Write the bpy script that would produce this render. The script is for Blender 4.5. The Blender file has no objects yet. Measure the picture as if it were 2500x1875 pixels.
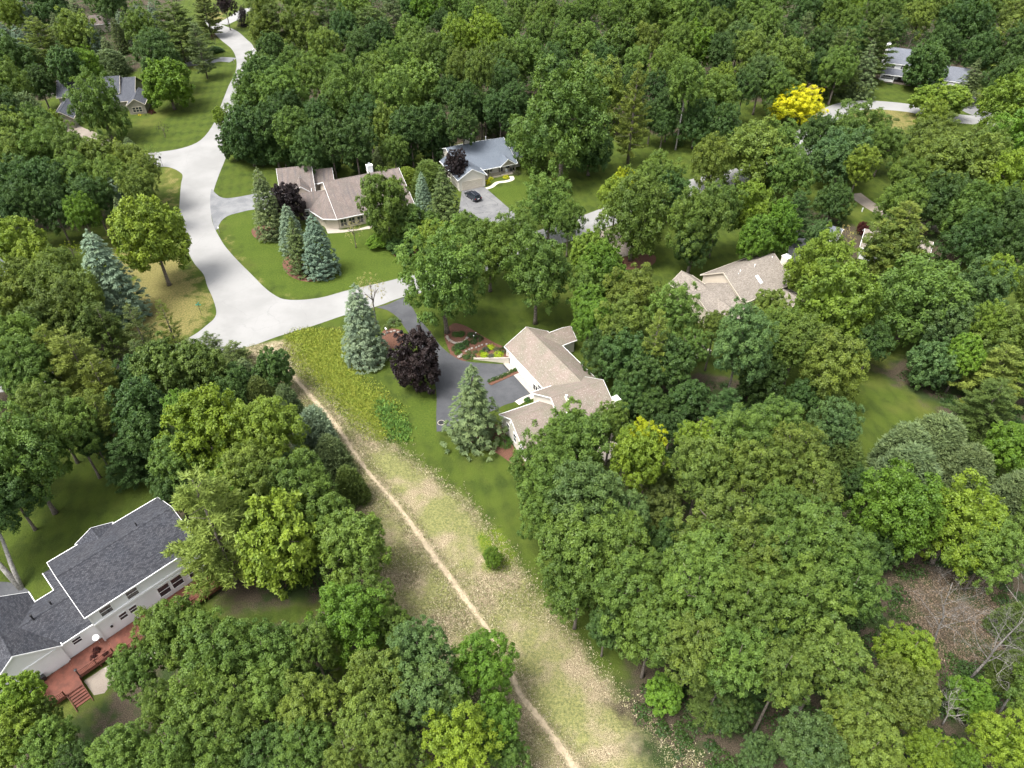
import bpy, math, random
import numpy as np
from mathutils import Vector, Matrix
from mathutils.geometry import tessellate_polygon

# ------------------------------------------------------------------ camera, light, exposure
SC = bpy.context.scene
CAM_H = 78.0; PITCH = math.radians(41.1); FPX = 1736.0
cam_d = bpy.data.cameras.new('camera'); cam = bpy.data.objects.new('camera', cam_d)
SC.collection.objects.link(cam); SC.camera = cam
cam.location = (0, 0, CAM_H); cam.rotation_euler = (math.pi/2 - PITCH, 0, 0)
cam_d.sensor_width = 36; cam_d.lens = 36*FPX/2500; cam_d.clip_start = 1; cam_d.clip_end = 6000

SUN_EL = math.radians(64); SUN_AZ = math.radians(-122)     # azimuth from +Y, clockwise positive
w = bpy.data.worlds.new('World'); SC.world = w; w.use_nodes = True
nt = w.node_tree; bg = nt.nodes['Background']
sky = nt.nodes.new('ShaderNodeTexSky'); sky.sky_type = 'NISHITA'; sky.sun_disc = False
sky.sun_elevation = SUN_EL; sky.sun_rotation = SUN_AZ; sky.air_density = 1.0; sky.dust_density = 4.0; sky.ozone_density = 0.6
hs_ = nt.nodes.new('ShaderNodeHueSaturation'); hs_.inputs['Saturation'].default_value = 0.25
nt.links.new(sky.outputs[0], hs_.inputs['Color']); nt.links.new(hs_.outputs[0], bg.inputs[0])
bg.inputs[1].default_value = 0.15
sun_d = bpy.data.lights.new('sun', 'SUN'); sun_d.energy = 1.9; sun_d.angle = math.radians(24); sun_d.color = (1.0, 0.965, 0.9)
sun = bpy.data.objects.new('sun', sun_d); SC.collection.objects.link(sun)
sdir = Vector((math.sin(SUN_AZ)*math.cos(SUN_EL), math.cos(SUN_AZ)*math.cos(SUN_EL), math.sin(SUN_EL)))
sun.rotation_euler = sdir.to_track_quat('Z', 'Y').to_euler()
SC.view_settings.view_transform = 'Standard'; SC.view_settings.look = 'None'
SC.view_settings.exposure = 1.5; SC.view_settings.gamma = 1; SC.view_settings.use_curve_mapping = False
SC.cycles.max_bounces = 6; SC.cycles.diffuse_bounces = 3; SC.cycles.transmission_bounces = 3; SC.cycles.glossy_bounces = 2
SC.cycles.use_denoising = True

# ------------------------------------------------------------------ helpers
def at(px, py, z=0.0):
    """world x, y of the point at height z seen at photograph position px, py"""
    x = (px-1250)/FPX; y = (py-937.5)/FPX
    dz = math.sin(PITCH)+y*math.cos(PITCH); fw = math.cos(PITCH)-y*math.sin(PITCH); k = (CAM_H-z)/dz
    return (x*k, fw*k)
def depth(X, Y, Z): return Y*math.cos(PITCH)+(CAM_H-Z)*math.sin(PITCH)
def photo(X, Y, Z=0.0):
    zc = depth(X, Y, Z); yu = Y*math.sin(PITCH)+(Z-CAM_H)*math.cos(PITCH)
    return (1250+FPX*X/zc, 937.5-FPX*yu/zc)
def height_for(X, Y, py):
    """height above (X, Y) at which a point shows at photograph row py"""
    t = (937.5-py)/FPX
    # Y sp + (Z-H) cp = t (Y cp - (Z-H) sp)
    sp, cp = math.sin(PITCH), math.cos(PITCH)
    return CAM_H + Y*(t*cp-sp)/(cp+t*sp)

def B3(px, py): x, y = at(px, py); return (x, y, 0)
COL = SC.collection
def tag(o, label=None, cat=None, group=None, kind=None):
    if label: o['label'] = label
    if cat: o['category'] = cat
    if group: o['group'] = group
    if kind: o['kind'] = kind
    return o
def link(name, data, parent=None):
    o = bpy.data.objects.new(name, data); COL.objects.link(o)
    if parent: o.parent = parent
    return o
def empty(name, loc=(0, 0, 0), rz=0.0):
    o = link(name, None); o.location = loc; o.rotation_euler = (0, 0, rz); o.empty_display_size = .2
    return o
def copy_tree(o, parent=None):
    c = o.copy(); COL.objects.link(c); c.parent = parent
    for ch in list(o.children): copy_tree(ch, c)
    return c
def np_mesh(name, V, F, mat=None, attrs=None, smooth=False):
    """V (n,3) array, F (m,k) array of equal sized faces"""
    V = np.asarray(V, np.float32); F = np.asarray(F, np.int32); k = F.shape[1]
    me = bpy.data.meshes.new(name)
    me.vertices.add(len(V)); me.vertices.foreach_set('co', V.ravel())
    me.loops.add(F.size); me.loops.foreach_set('vertex_index', F.ravel())
    me.polygons.add(len(F)); me.polygons.foreach_set('loop_start', np.arange(0, F.size, k, dtype=np.int32))
    try: me.polygons.foreach_set('loop_total', np.full(len(F), k, np.int32))
    except Exception: pass
    for nm, a in (attrs or {}).items():
        at_ = me.attributes.new(nm, 'FLOAT', 'POINT'); at_.data.foreach_set('value', np.asarray(a, np.float32))
    if smooth: me.polygons.foreach_set('use_smooth', np.ones(len(F), bool))
    me.update(calc_edges=True)
    if mat: me.materials.append(mat)
    return me

class MB:
    """collects boxes, slabs, tubes and prisms; build() links them as one mesh object"""
    def __init__(s): s.v = []; s.f = []; s.uv = []; s.m = []
    def poly(s, pts, uv=None, m=0):
        i = len(s.v); s.v += [tuple(p) for p in pts]; s.f.append(list(range(i, i+len(pts))))
        s.uv.append(uv or [(p[0], p[1]) for p in pts]); s.m.append(m)
    def hexa(s, b, t, m=0, uvt=None):
        n = len(b)
        s.poly(b[::-1], m=m); s.poly(t, uvt, m=m)
        for i in range(n):
            j = (i+1) % n
            d = math.dist(b[i], b[j]); h = math.dist(b[i], t[i])
            s.poly([b[i], b[j], t[j], t[i]], [(0, b[i][2]), (d, b[i][2]), (d, b[i][2]+h), (0, b[i][2]+h)], m=m)
    def box(s, x0, y0, z0, x1, y1, z1, m=0):
        b = [(x0, y0, z0), (x1, y0, z0), (x1, y1, z0), (x0, y1, z0)]
        t = [(x0, y0, z1), (x1, y0, z1), (x1, y1, z1), (x0, y1, z1)]
        s.hexa(b, t, m)
    def slab(s, pts, th, m=0, uv=None, down=True):
        """thick plate: top face given counter-clockwise from above"""
        lo = [(p[0], p[1], p[2]-th) for p in pts]
        s.hexa(lo, [tuple(p) for p in pts], m, uv)
    def strip(s, p, q, h, th=.05, m=0):
        """a board from p to q, hanging h below the line"""
        p = Vector(p); q = Vector(q); d = (q-p); n = Vector((-d.y, d.x, 0))
        n = n.normalized()*th/2 if n.length > 1e-6 else Vector((th/2, 0, 0))
        dn = Vector((0, 0, -h))
        b = [p-n+dn, q-n+dn, q+n+dn, p+n+dn]; t = [p-n, q-n, q+n, p+n]
        s.hexa([tuple(x) for x in b], [tuple(x) for x in t], m)
    def tube(s, pts, radii, n=8, cap=True, m=0):
        pts = [Vector(p) for p in pts]; rings = []
        up = Vector((.13, .29, 1)).normalized()
        for i, p in enumerate(pts):
            d = (pts[min(i+1, len(pts)-1)]-pts[max(i-1, 0)]).normalized()
            a = d.cross(up)
            if a.length < .1: a = d.cross(Vector((1, 0, 0)))
            a.normalize(); b = d.cross(a)
            rings.append([tuple(p+(a*math.cos(2*math.pi*k/n)+b*math.sin(2*math.pi*k/n))*radii[i]) for k in range(n)])
        i0 = len(s.v)
        for r in rings: s.v += r
        for i in range(len(rings)-1):
            for k in range(n):
                j = (k+1) % n
                s.f.append([i0+i*n+k, i0+i*n+j, i0+(i+1)*n+j, i0+(i+1)*n+k]); s.uv.append([(0, 0)]*4); s.m.append(m)
        if cap:
            s.f.append([i0+(len(rings)-1)*n+k for k in range(n)]); s.uv.append([(0, 0)]*n); s.m.append(m)
            s.f.append([i0+k for k in range(n)][::-1]); s.uv.append([(0, 0)]*n); s.m.append(m)
    def lathe(s, c, prof, n=16, m=0):
        s.tube([(c[0], c[1], c[2]+z) for r, z in prof], [r for r, z in prof], n, True, m)
    def build(s, name, mats, parent=None, smooth=False, kind=None):
        me = bpy.data.meshes.new(name); me.from_pydata(s.v, [], s.f)
        ul = me.uv_layers.new(name='UVMap'); flat = [c for u in s.uv for p in u for c in p]
        ul.data.foreach_set('uv', flat)
        for mt in (mats if isinstance(mats, (list, tuple)) else [mats]): me.materials.append(mt)
        me.polygons.foreach_set('material_index', s.m)
        if smooth: me.polygons.foreach_set('use_smooth', [True]*len(s.f))
        me.update()
        o = link(name, me, parent)
        if kind: o['kind'] = kind
        return o

# ------------------------------------------------------------------ materials
class NT:
    def __init__(s, name):
        s.m = bpy.data.materials.new(name); s.m.use_nodes = True; s.t = s.m.node_tree
        s.b = s.t.nodes['Principled BSDF']; s.out = s.t.nodes['Material Output']
    def n(s, kind, **kw):
        o = s.t.nodes.new('ShaderNode'+kind)
        for k, v in kw.items():
            if k in o.inputs: s.set(o.inputs[k], v)
            else: setattr(o, k, v)
        return o
    def set(s, sock, v):
        if hasattr(v, 'is_linked') or isinstance(v, bpy.types.NodeSocket): s.t.links.new(v, sock)
        else: sock.default_value = v
    def L(s, a, b): s.t.links.new(a, b)
    def math(s, op, a, b=0.0, c=0.0, clamp=False):
        o = s.t.nodes.new('ShaderNodeMath'); o.operation = op; o.use_clamp = clamp
        for i, v in enumerate((a, b, c)): s.set(o.inputs[i], v)
        return o.outputs[0]
    def mix(s, f, a, b, mode='MIX'):
        o = s.t.nodes.new('ShaderNodeMix'); o.data_type = 'RGBA'; o.blend_type = mode
        s.set(o.inputs['Factor'], f); s.set(o.inputs[6], c4(a)); s.set(o.inputs[7], c4(b))
        return o.outputs[2]
    def noise(s, scale, detail=3, vec=None, rough=.55, out='Fac', dist=0.0):
        o = s.n('TexNoise'); o.inputs['Scale'].default_value = scale; o.inputs['Detail'].default_value = detail
        o.inputs['Roughness'].default_value = rough; o.inputs['Distortion'].default_value = dist
        if vec is not None: s.L(vec, o.inputs['Vector'])
        return o.outputs[out]
    def ramp(s, f, lo, hi):
        o = s.t.nodes.new('ShaderNodeMapRange'); o.interpolation_type = 'SMOOTHSTEP'; o.clamp = True
        s.set(o.inputs[0], f); o.inputs[1].default_value = lo; o.inputs[2].default_value = hi
        return o.outputs[0]
    def bump(s, h, strength=.4, dist=.05):
        o = s.n('Bump'); o.inputs['Strength'].default_value = strength; o.inputs['Distance'].default_value = dist
        s.set(o.inputs['Height'], h); s.L(o.outputs[0], s.b.inputs['Normal'])
    def pos(s): return s.n('NewGeometry').outputs['Position']
    def attr(s, name):
        o = s.n('Attribute'); o.attribute_name = name; return o.outputs['Fac']
def c4(c):
    if isinstance(c, (tuple, list)) and len(c) == 3: return (*c, 1)
    return c
def rgb(r, g, b):
    f = lambda v: ((v/255+.055)/1.055)**2.4 if v/255 > .04045 else v/255/12.92
    return (f(r), f(g), f(b))

def plain(name, col, rough=.6, var=.12, scale=3.0, metal=0.0, spec=.4):
    m = NT(name)
    n_ = m.noise(scale, 3, m.n('TexCoord').outputs['Object'])
    m.set(m.b.inputs['Base Color'], m.mix(m.ramp(n_, .3, .7), tuple(c*(1-var) for c in col), tuple(min(1, c*(1+var)) for c in col)))
    m.b.inputs['Roughness'].default_value = rough; m.b.inputs['Metallic'].default_value = metal
    m.b.inputs['Specular IOR Level'].default_value = spec
    return m.m

def leaf_mat(name, trans=.36, yellow=(1.38, 1.30, .85), dark=(.68, .76, .72), rough=.5, spec=.25):
    m = NT(name)
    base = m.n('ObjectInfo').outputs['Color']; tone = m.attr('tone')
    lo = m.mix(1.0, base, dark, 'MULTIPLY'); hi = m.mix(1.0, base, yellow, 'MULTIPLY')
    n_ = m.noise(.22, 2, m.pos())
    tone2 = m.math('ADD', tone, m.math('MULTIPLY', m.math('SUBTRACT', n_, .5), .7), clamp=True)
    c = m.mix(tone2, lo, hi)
    m.set(m.b.inputs['Base Color'], c); m.b.inputs['Roughness'].default_value = rough
    m.b.inputs['Specular IOR Level'].default_value = spec
    tr = m.n('BsdfTranslucent'); m.L(m.mix(1.0, c, (1.25, 1.2, .7), 'MULTIPLY'), tr.inputs['Color'])
    mx = m.n('MixShader'); mx.inputs[0].default_value = trans
    m.L(m.b.outputs[0], mx.inputs[1]); m.L(tr.outputs[0], mx.inputs[2]); m.L(mx.outputs[0], m.out.inputs['Surface'])
    return m.m
LEAF = leaf_mat('leaf'); NEEDLE = leaf_mat('needle', .22, (1.28, 1.22, 1.0), (.58, .65, .64), .55, .2)

def bark_mat(name, a, b):
    m = NT(name); n_ = m.noise(4, 4, m.n('TexCoord').outputs['Object'], dist=.6)
    m.set(m.b.inputs['Base Color'], m.mix(m.ramp(n_, .35, .65), a, b)); m.b.inputs['Roughness'].default_value = .9
    m.bump(n_, .5, .04); return m.m
BARK = bark_mat('bark', (.07, .055, .043), (.17, .145, .12)); BARK_PALE = bark_mat('pale_bark', (.17, .155, .14), (.33, .31, .285))
DEADWOOD = bark_mat('dead_wood', (.09, .082, .075), (.22, .205, .19))

def ground_mat():
    m = NT('ground'); P = m.pos()
    big = m.noise(.05, 4, P); mid = m.noise(.35, 5, P, .6); fine = m.noise(3.2, 4, P, .65); vf = m.noise(11, 3, P, .7)
    # a mown lawn, its stripes and its dry and lush spots
    sep = m.n('SeparateXYZ'); m.L(P, sep.inputs[0])
    def stripes(ang, period):
        a = math.radians(ang)
        t = m.math('ADD', m.math('MULTIPLY', sep.outputs[0], math.cos(a)), m.math('MULTIPLY', sep.outputs[1], math.sin(a)))
        t = m.math('ADD', t, m.math('MULTIPLY', mid, 1.6))
        return m.math('MULTIPLY_ADD', m.math('SINE', m.math('MULTIPLY', t, 2*math.pi/period)), .5, .5)
    st = m.math('MULTIPLY', m.math('ADD', stripes(12, 2.3), stripes(100, 5.3)), .5)
    lawn = m.mix(m.ramp(mid, .3, .7), (.038, .060, .011), (.068, .092, .016))
    lawn = m.mix(m.math('MULTIPLY', m.ramp(st, .3, .7), .42), lawn, (.080, .115, .016))
    lawn = m.mix(m.math('MULTIPLY', m.ramp(fine, .45, .75), .4), lawn, (.078, .100, .020))
    lawn = m.mix(m.math('MULTIPLY', m.ramp(big, .55, .72), .5), lawn, (.14, .145, .035))
    lush = m.ramp(m.math('ADD', m.attr('lush'), m.math('MULTIPLY', m.math('SUBTRACT', mid, .5), .9)), .35, .65)
    lawn = m.mix(m.math('MULTIPLY', lush, .7), lawn, m.mix(m.ramp(fine, .35, .65), (.048, .083, .012), (.086, .120, .017)))
    # parched roadside grass
    parch = m.ramp(m.math('ADD', m.attr('parch'), m.math('MULTIPLY', m.math('SUBTRACT', mid, .5), 1.7)), .4, .8)
    pc = m.mix(m.ramp(fine, .35, .65), (.13, .12, .04), (.27, .22, .09))
    c = m.mix(m.math('MULTIPLY', parch, .8), lawn, pc)
    # dry meadow
    dry = m.ramp(m.math('ADD', m.attr('dry'), m.math('MULTIPLY', m.math('SUBTRACT', mid, .5), .9)), .3, .7)
    dc = m.mix(m.ramp(vf, .36, .66), (.105, .082, .048), (.47, .39, .26))
    dc = m.mix(m.math('MULTIPLY', m.ramp(m.noise(.16, 4, P), .38, .58), .8), dc, m.mix(m.ramp(fine, .3, .7), (.075, .10, .025), (.24, .25, .08)))
    dc = m.mix(m.math('MULTIPLY', m.ramp(m.noise(.1, 3, P), .56, .72), .6), dc, (.34, .27, .20))
    c = m.mix(dry, c, dc)
    # yellow-green weeds
    weed = m.ramp(m.math('ADD', m.attr('weed'), m.math('MULTIPLY', m.math('SUBTRACT', mid, .5), .8)), .35, .65)
    wc = m.mix(m.ramp(fine, .35, .65), (.07, .12, .012), (.16, .20, .022))
    c = m.mix(weed, c, wc)
    # leaf litter of the woods
    lit = m.ramp(m.math('ADD', m.attr('litter'), m.math('MULTIPLY', m.math('SUBTRACT', mid, .5), 1.0)), .3, .7)
    lc = m.mix(m.ramp(vf, .35, .68), (.030, .026, .017), (.125, .098, .070))
    lc = m.mix(m.math('MULTIPLY', m.ramp(m.noise(.25, 4, P), .47, .6), .9), lc, (.03, .052, .014))
    c = m.mix(lit, c, lc)
    # trodden sand along the path
    sand = m.ramp(m.math('ADD', m.attr('sand'), m.math('MULTIPLY', m.math('SUBTRACT', mid, .5), .7)), .35, .75)
    c = m.mix(m.math('MULTIPLY', sand, .85), c, m.mix(m.ramp(vf, .3, .7), (.26, .21, .13), (.46, .38, .27)))
    c = m.mix(.35, c, m.mix(m.ramp(vf, .3, .7), (.45, .45, .45), (1.0, 1.0, 1.0)), 'MULTIPLY')
    m.set(m.b.inputs['Base Color'], c); m.b.inputs['Roughness'].default_value = .95; m.b.inputs['Specular IOR Level'].default_value = .1
    m.bump(m.math('ADD', fine, vf), .8, .12)
    return m.m
GROUND = ground_mat()

def road_mat():
    m = NT('pale_concrete'); P = m.pos()
    n1 = m.noise(.12, 4, P); n2 = m.noise(1.3, 5, P, .65); n3 = m.noise(16, 2, P)
    c = m.mix(m.ramp(n1, .35, .65), (.205, .203, .198), (.245, .242, .237))
    c = m.mix(m.math('MULTIPLY', m.ramp(n2, .52, .75), .35), c, (.185, .183, .18))
    c = m.mix(m.math('MULTIPLY', m.ramp(n3, .4, .7), .2), c, (.2, .2, .19))
    v = m.n('TexVoronoi', feature='DISTANCE_TO_EDGE'); v.inputs['Scale'].default_value = .11
    wv = m.n('VectorMath', operation='ADD'); m.L(P, wv.inputs[0]); m.L(m.noise(.7, 3, P, out='Color'), wv.inputs[1])
    m.L(wv.outputs[0], v.inputs['Vector'])
    cr = m.math('SUBTRACT', 1.0, m.ramp(v.outputs['Distance'], .0, .006))
    c = m.mix(m.math('MULTIPLY', cr, .3), c, (.14, .14, .14))
    m.set(m.b.inputs['Base Color'], c); m.b.inputs['Roughness'].default_value = .9; m.bump(n3, .2, .01); return m.m
ROAD = road_mat()
def asphalt(name, a, b, crack=.4):
    m = NT(name); P = m.pos(); n1 = m.noise(.3, 5, P, .6); n3 = m.noise(14, 3, P)
    c = m.mix(m.ramp(n1, .35, .65), a, b)
    c = m.mix(m.math('MULTIPLY', m.ramp(n3, .4, .7), .25), c, tuple(x*1.9 for x in b))
    n2 = m.noise(.9, 5, P, .7)
    c = m.mix(m.math('MULTIPLY', m.ramp(n2, .62, .8), .4), c, tuple(x*1.6 for x in b))
    v = m.n('TexVoronoi', feature='DISTANCE_TO_EDGE'); v.inputs['Scale'].default_value = .16
    wv = m.n('VectorMath', operation='ADD'); m.L(P, wv.inputs[0]); m.L(m.noise(.8, 3, P, out='Color'), wv.inputs[1]); m.L(wv.outputs[0], v.inputs['Vector'])
    cr = m.math('SUBTRACT', 1.0, m.ramp(v.outputs['Distance'], .0, .012))
    c = m.mix(m.math('MULTIPLY', cr, crack), c, tuple(x*.45 for x in a))
    m.set(m.b.inputs['Base Color'], c); m.b.inputs['Roughness'].default_value = .85; m.bump(n3, .25, .01); return m.m
ASPHALT = asphalt('dark_asphalt', (.040, .042, .047), (.062, .064, .069), .25)
ASPHALT_OLD = asphalt('worn_asphalt', (.10, .10, .105), (.15, .15, .15), .7)
GRAVEL_DRIVE = asphalt('grey_gravel', (.105, .108, .115), (.165, .168, .172), .1)
TAN_DRIVE = asphalt('tan_gravel', (.17, .14, .115), (.23, .20, .165), .1)
SAND = plain('sand', (.33, .27, .185), .95, .18, 2.5, spec=.1)
MULCH = NT('mulch'); _n = MULCH.noise(9, 4, MULCH.pos(), .7)
MULCH.set(MULCH.b.inputs['Base Color'], MULCH.mix(MULCH.ramp(_n, .3, .7), (.045, .020, .012), (.17, .075, .045)))
MULCH.b.inputs['Roughness'].default_value = .95; MULCH.bump(_n, .8, .08); MULCH = MULCH.m
CONCRETE = plain('concrete', (.33, .30, .26), .85, .1, 1.2)

def shingle_mat(name, a, b, c_, spot=None, spot_amt=.0, stain=None):
    m = NT(name); uv = m.n('UVMap').outputs[0]
    br = m.n('TexBrick'); m.L(uv, br.inputs['Vector']); br.offset = .37
    br.inputs['Scale'].default_value = 1.0; br.inputs['Brick Width'].default_value = .30; br.inputs['Row Height'].default_value = .15
    br.inputs['Mortar Size'].default_value = .014; br.inputs['Bias'].default_value = 0
    br.inputs['Color1'].default_value = c4(a); br.inputs['Color2'].default_value = c4(b); br.inputs['Mortar'].default_value = c4(tuple(x*.5 for x in a))
    n1 = m.noise(.35, 4, uv); n2 = m.noise(5.5, 3, uv, .7)
    c = m.mix(m.ramp(n1, .35, .65), br.outputs['Color'], m.mix(1.0, br.outputs['Color'], c_, 'MULTIPLY'))
    c = m.mix(m.math('MULTIPLY', m.ramp(n2, .42, .62), .35), c, tuple(x*.62 for x in a))
    if spot:
        v = m.n('TexVoronoi'); v.inputs['Scale'].default_value = 2.6; m.L(uv, v.inputs['Vector'])
        c = m.mix(m.math('MULTIPLY', m.math('SUBTRACT', 1.0, m.ramp(v.outputs['Distance'], .12, .22)), spot_amt), c, spot)
    if stain:
        sp = m.n('SeparateXYZ'); m.L(uv, sp.inputs[0])
        ms = m.n('Combine' + 'XYZ'); m.L(m.math('MULTIPLY', sp.outputs[0], 1.3), ms.inputs[0]); m.L(m.math('MULTIPLY', sp.outputs[1], .12), ms.inputs[1])
        c = m.mix(m.math('MULTIPLY', m.ramp(m.noise(1.0, 4, ms.outputs[0]), .48, .68), .6), c, stain)
    m.set(m.b.inputs['Base Color'], c); m.b.inputs['Roughness'].default_value = .92; m.b.inputs['Specular IOR Level'].default_value = .2
    m.bump(m.math('ADD', br.outputs['Fac'], n2), .5, .02); return m.m
ROOF_TAN = shingle_mat('tan_shingles', (.225, .18, .155), (.285, .235, .20), (.82, .92, .84), (.46, .41, .37), .5)
ROOF_SLATE = shingle_mat('slate_shingles', (.034, .035, .042), (.085, .086, .096), (.85, .88, .92))
ROOF_BROWN = shingle_mat('brown_shingles', (.165, .13, .115), (.21, .175, .16), (.8, .85, .85), stain=(.085, .08, .085))
ROOF_BLUE = shingle_mat('bluegrey_shingles', (.115, .135, .165), (.145, .165, .195), (1.1, 1.1, 1.1))
ROOF_TAUPE = shingle_mat('taupe_shingles', (.20, .175, .15), (.33, .29, .25), (.92, .92, .92))
ROOF_DARK = shingle_mat('dark_shingles', (.065, .07, .085), (.09, .095, .11), (1.1, 1.1, 1.1))
ROOF_GREY = shingle_mat('grey_shingles', (.13, .14, .165), (.165, .175, .2), (1.05, 1.05, 1.05))
def siding_mat(name, col, pitch=.2, var=.06):
    m = NT(name); g = m.n('SeparateXYZ'); m.L(m.pos(), g.inputs[0])
    saw = m.math('FRACT', m.math('MULTIPLY', g.outputs[2], 1/pitch))
    n_ = m.noise(.6, 3, m.pos())
    c = m.mix(m.ramp(n_, .3, .7), tuple(x*(1-var) for x in col), col)
    c = m.mix(m.math('MULTIPLY', m.math('SUBTRACT', 1.0, m.ramp(saw, .0, .12)), .35), c, tuple(x*.55 for x in col))
    m.set(m.b.inputs['Base Color'], c); m.b.inputs['Roughness'].default_value = .6
    m.bump(saw, .4, .03); return m.m
WHITE_SIDING = siding_mat('white_siding', (.82, .82, .82)); CREAM_SIDING = siding_mat('cream_siding', (.62, .58, .51))
BEIGE_SIDING = siding_mat('beige_siding', (.50, .44, .36)); TAUPE_SIDING = siding_mat('taupe_siding', (.24, .22, .18))
WHITE = plain('white_paint', (.80, .80, .79), .45, .03); CREAM = plain('cream_paint', (.52, .47, .39), .5, .04)
GLASS = plain('window_glass', (.022, .028, .036), .08, .2, 1.0, spec=.8)
BLACK = plain('black_plastic', (.016, .016, .018), .5, .1); DKMETAL = plain('dark_metal', (.05, .05, .052), .45, .15, metal=.6)
STEEL = plain('galvanised_metal', (.5, .52, .54), .35, .1, metal=.8)
DECK_RED = plain('redwood_stain', (.115, .036, .022), .7, .22, 1.4); TEAL = plain('teal_paint', (.02, .12, .19), .5, .1)
STONE = plain('garden_stone', (.24, .21, .185), .9, .25, 4); BRICKY = plain('brown_stone', (.3, .24, .2), .9, .25, 4)
CARPAINT = plain('black_car_paint', (.012, .015, .024), .18, .05, spec=.7); RUBBER = plain('rubber', (.02, .02, .02), .85, .1)
SIGN_GREEN = plain('green_sign', (.06, .32, .22), .5, .05); TEALBOX = plain('turquoise_plastic', (.02, .30, .30), .5, .05)
REDLAMP = plain('red_lens', (.25, .01, .01), .3, .05); MAILB = plain('mailbox_black', (.03, .03, .03), .5, .1)

# ------------------------------------------------------------------ zones of the ground, in world metres
def W(pts, z=0.0): return [at(x, y, z) for x, y in pts]
def smooth(poly, closed=True, n=5):
    P = [Vector(p) for p in poly]; out = []; N = len(P)
    rng = range(N) if closed else range(N-1)
    for i in rng:
        if closed: a, b, c, d = P[i-1], P[i], P[(i+1) % N], P[(i+2) % N]
        else: a, b, c, d = P[max(i-1, 0)], P[i], P[i+1], P[min(i+2, N-1)]
        for k in range(n):
            t = k/n
            out.append(tuple(.5*((2*b)+(c-a)*t+(2*a-5*b+4*c-d)*t*t+(3*b-a-3*c+d)*t**3)))
    if not closed: out.append(tuple(P[-1]))
    return out
def signed(poly, X, Y):
    """signed distance to a polygon, positive inside"""
    P = np.array(poly); Q = np.roll(P, -1, 0); inside = np.zeros(X.shape, bool); d2 = np.full(X.shape, 1e12)
    for (x0, y0), (x1, y1) in zip(P, Q):
        c = ((y0 > Y) != (y1 > Y))
        if y1 != y0: inside ^= c & (X < (x1-x0)*(Y-y0)/(y1-y0)+x0)
        ex, ey = x1-x0, y1-y0; L = ex*ex+ey*ey+1e-9
        t = np.clip(((X-x0)*ex+(Y-y0)*ey)/L, 0, 1)
        d2 = np.minimum(d2, (X-x0-t*ex)**2+(Y-y0-t*ey)**2)
    d = np.sqrt(d2); return np.where(inside, d, -d)
def dist_line(line, X, Y):
    d2 = np.full(X.shape, 1e12)
    for (x0, y0), (x1, y1) in zip(line[:-1], line[1:]):
        ex, ey = x1-x0, y1-y0; L = ex*ex+ey*ey+1e-9
        t = np.clip(((X-x0)*ex+(Y-y0)*ey)/L, 0, 1)
        d2 = np.minimum(d2, (X-x0-t*ex)**2+(Y-y0-t*ey)**2)
    return np.sqrt(d2)

PATH_PX = [(662, 842), (690, 880), (722, 925), (752, 960), (800, 1015), (830, 1052), (872, 1115), (905, 1160), (945, 1205), (990, 1260), (1030, 1315),
           (1072, 1375), (1120, 1440), (1160, 1495), (1205, 1560), (1240, 1625), (1270, 1695), (1310, 1745), (1350, 1800), (1405, 1878), (1440, 1930)]
PATH = smooth(W(PATH_PX), False, 6)
MEADOW = W([(640, 846), (700, 838), (760, 920), (860, 1020), (960, 1090), (1060, 1165), (1150, 1240), (1215, 1330), (1290, 1420), (1400, 1560), (1510, 1700),
            (1640, 1800), (1750, 1900), (1330, 1980), (1230, 1760), (1120, 1660), (960, 1590), (880, 1480), (860, 1320), (800, 1140), (690, 960), (600, 860)])
WEED = W([(700, 822), (760, 800), (825, 815), (850, 870), (880, 930), (960, 1000), (985, 1050), (930, 1075), (860, 1020), (790, 950), (730, 890)])
WEED2 = W([(918, 985), (932, 978), (960, 1015), (985, 1050), (1000, 1075), (985, 1078), (950, 1030)])
WEED3 = W([(1165, 1300), (1210, 1290), (1260, 1350), (1240, 1400), (1190, 1390)])
PARCH1 = W([(300, 560), (420, 590), (470, 640), (520, 740), (520, 790), (460, 830), (330, 850), (300, 760), (280, 640), (250, 560)])
PARCH2 = W([(400, 405), (440, 425), (438, 520), (400, 545), (390, 460)])
PARCH3 = W([(560, 560), (590, 640), (650, 705), (740, 740), (700, 745), (600, 690), (530, 590)])
PARCH4 = W([(2010, 262), (2110, 245), (2300, 262), (2280, 300), (2200, 330), (2080, 290)])
PARCH5 = W([(480, 30), (560, 25), (560, 60), (500, 50)])
PARCH6 = W([(640, 835), (780, 795), (850, 800), (700, 850)])
LUSH = W([(545, 540), (600, 500), (690, 590), (830, 560), (1020, 600), (990, 680), (830, 715), (700, 725), (620, 670)])
LUSH2 = W([(1050, 950), (1068, 980), (1072, 1090), (1000, 1060), (980, 1000)])
LUSH3 = W([(1190, 470), (1290, 430), (1290, 470), (1260, 520)])
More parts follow.
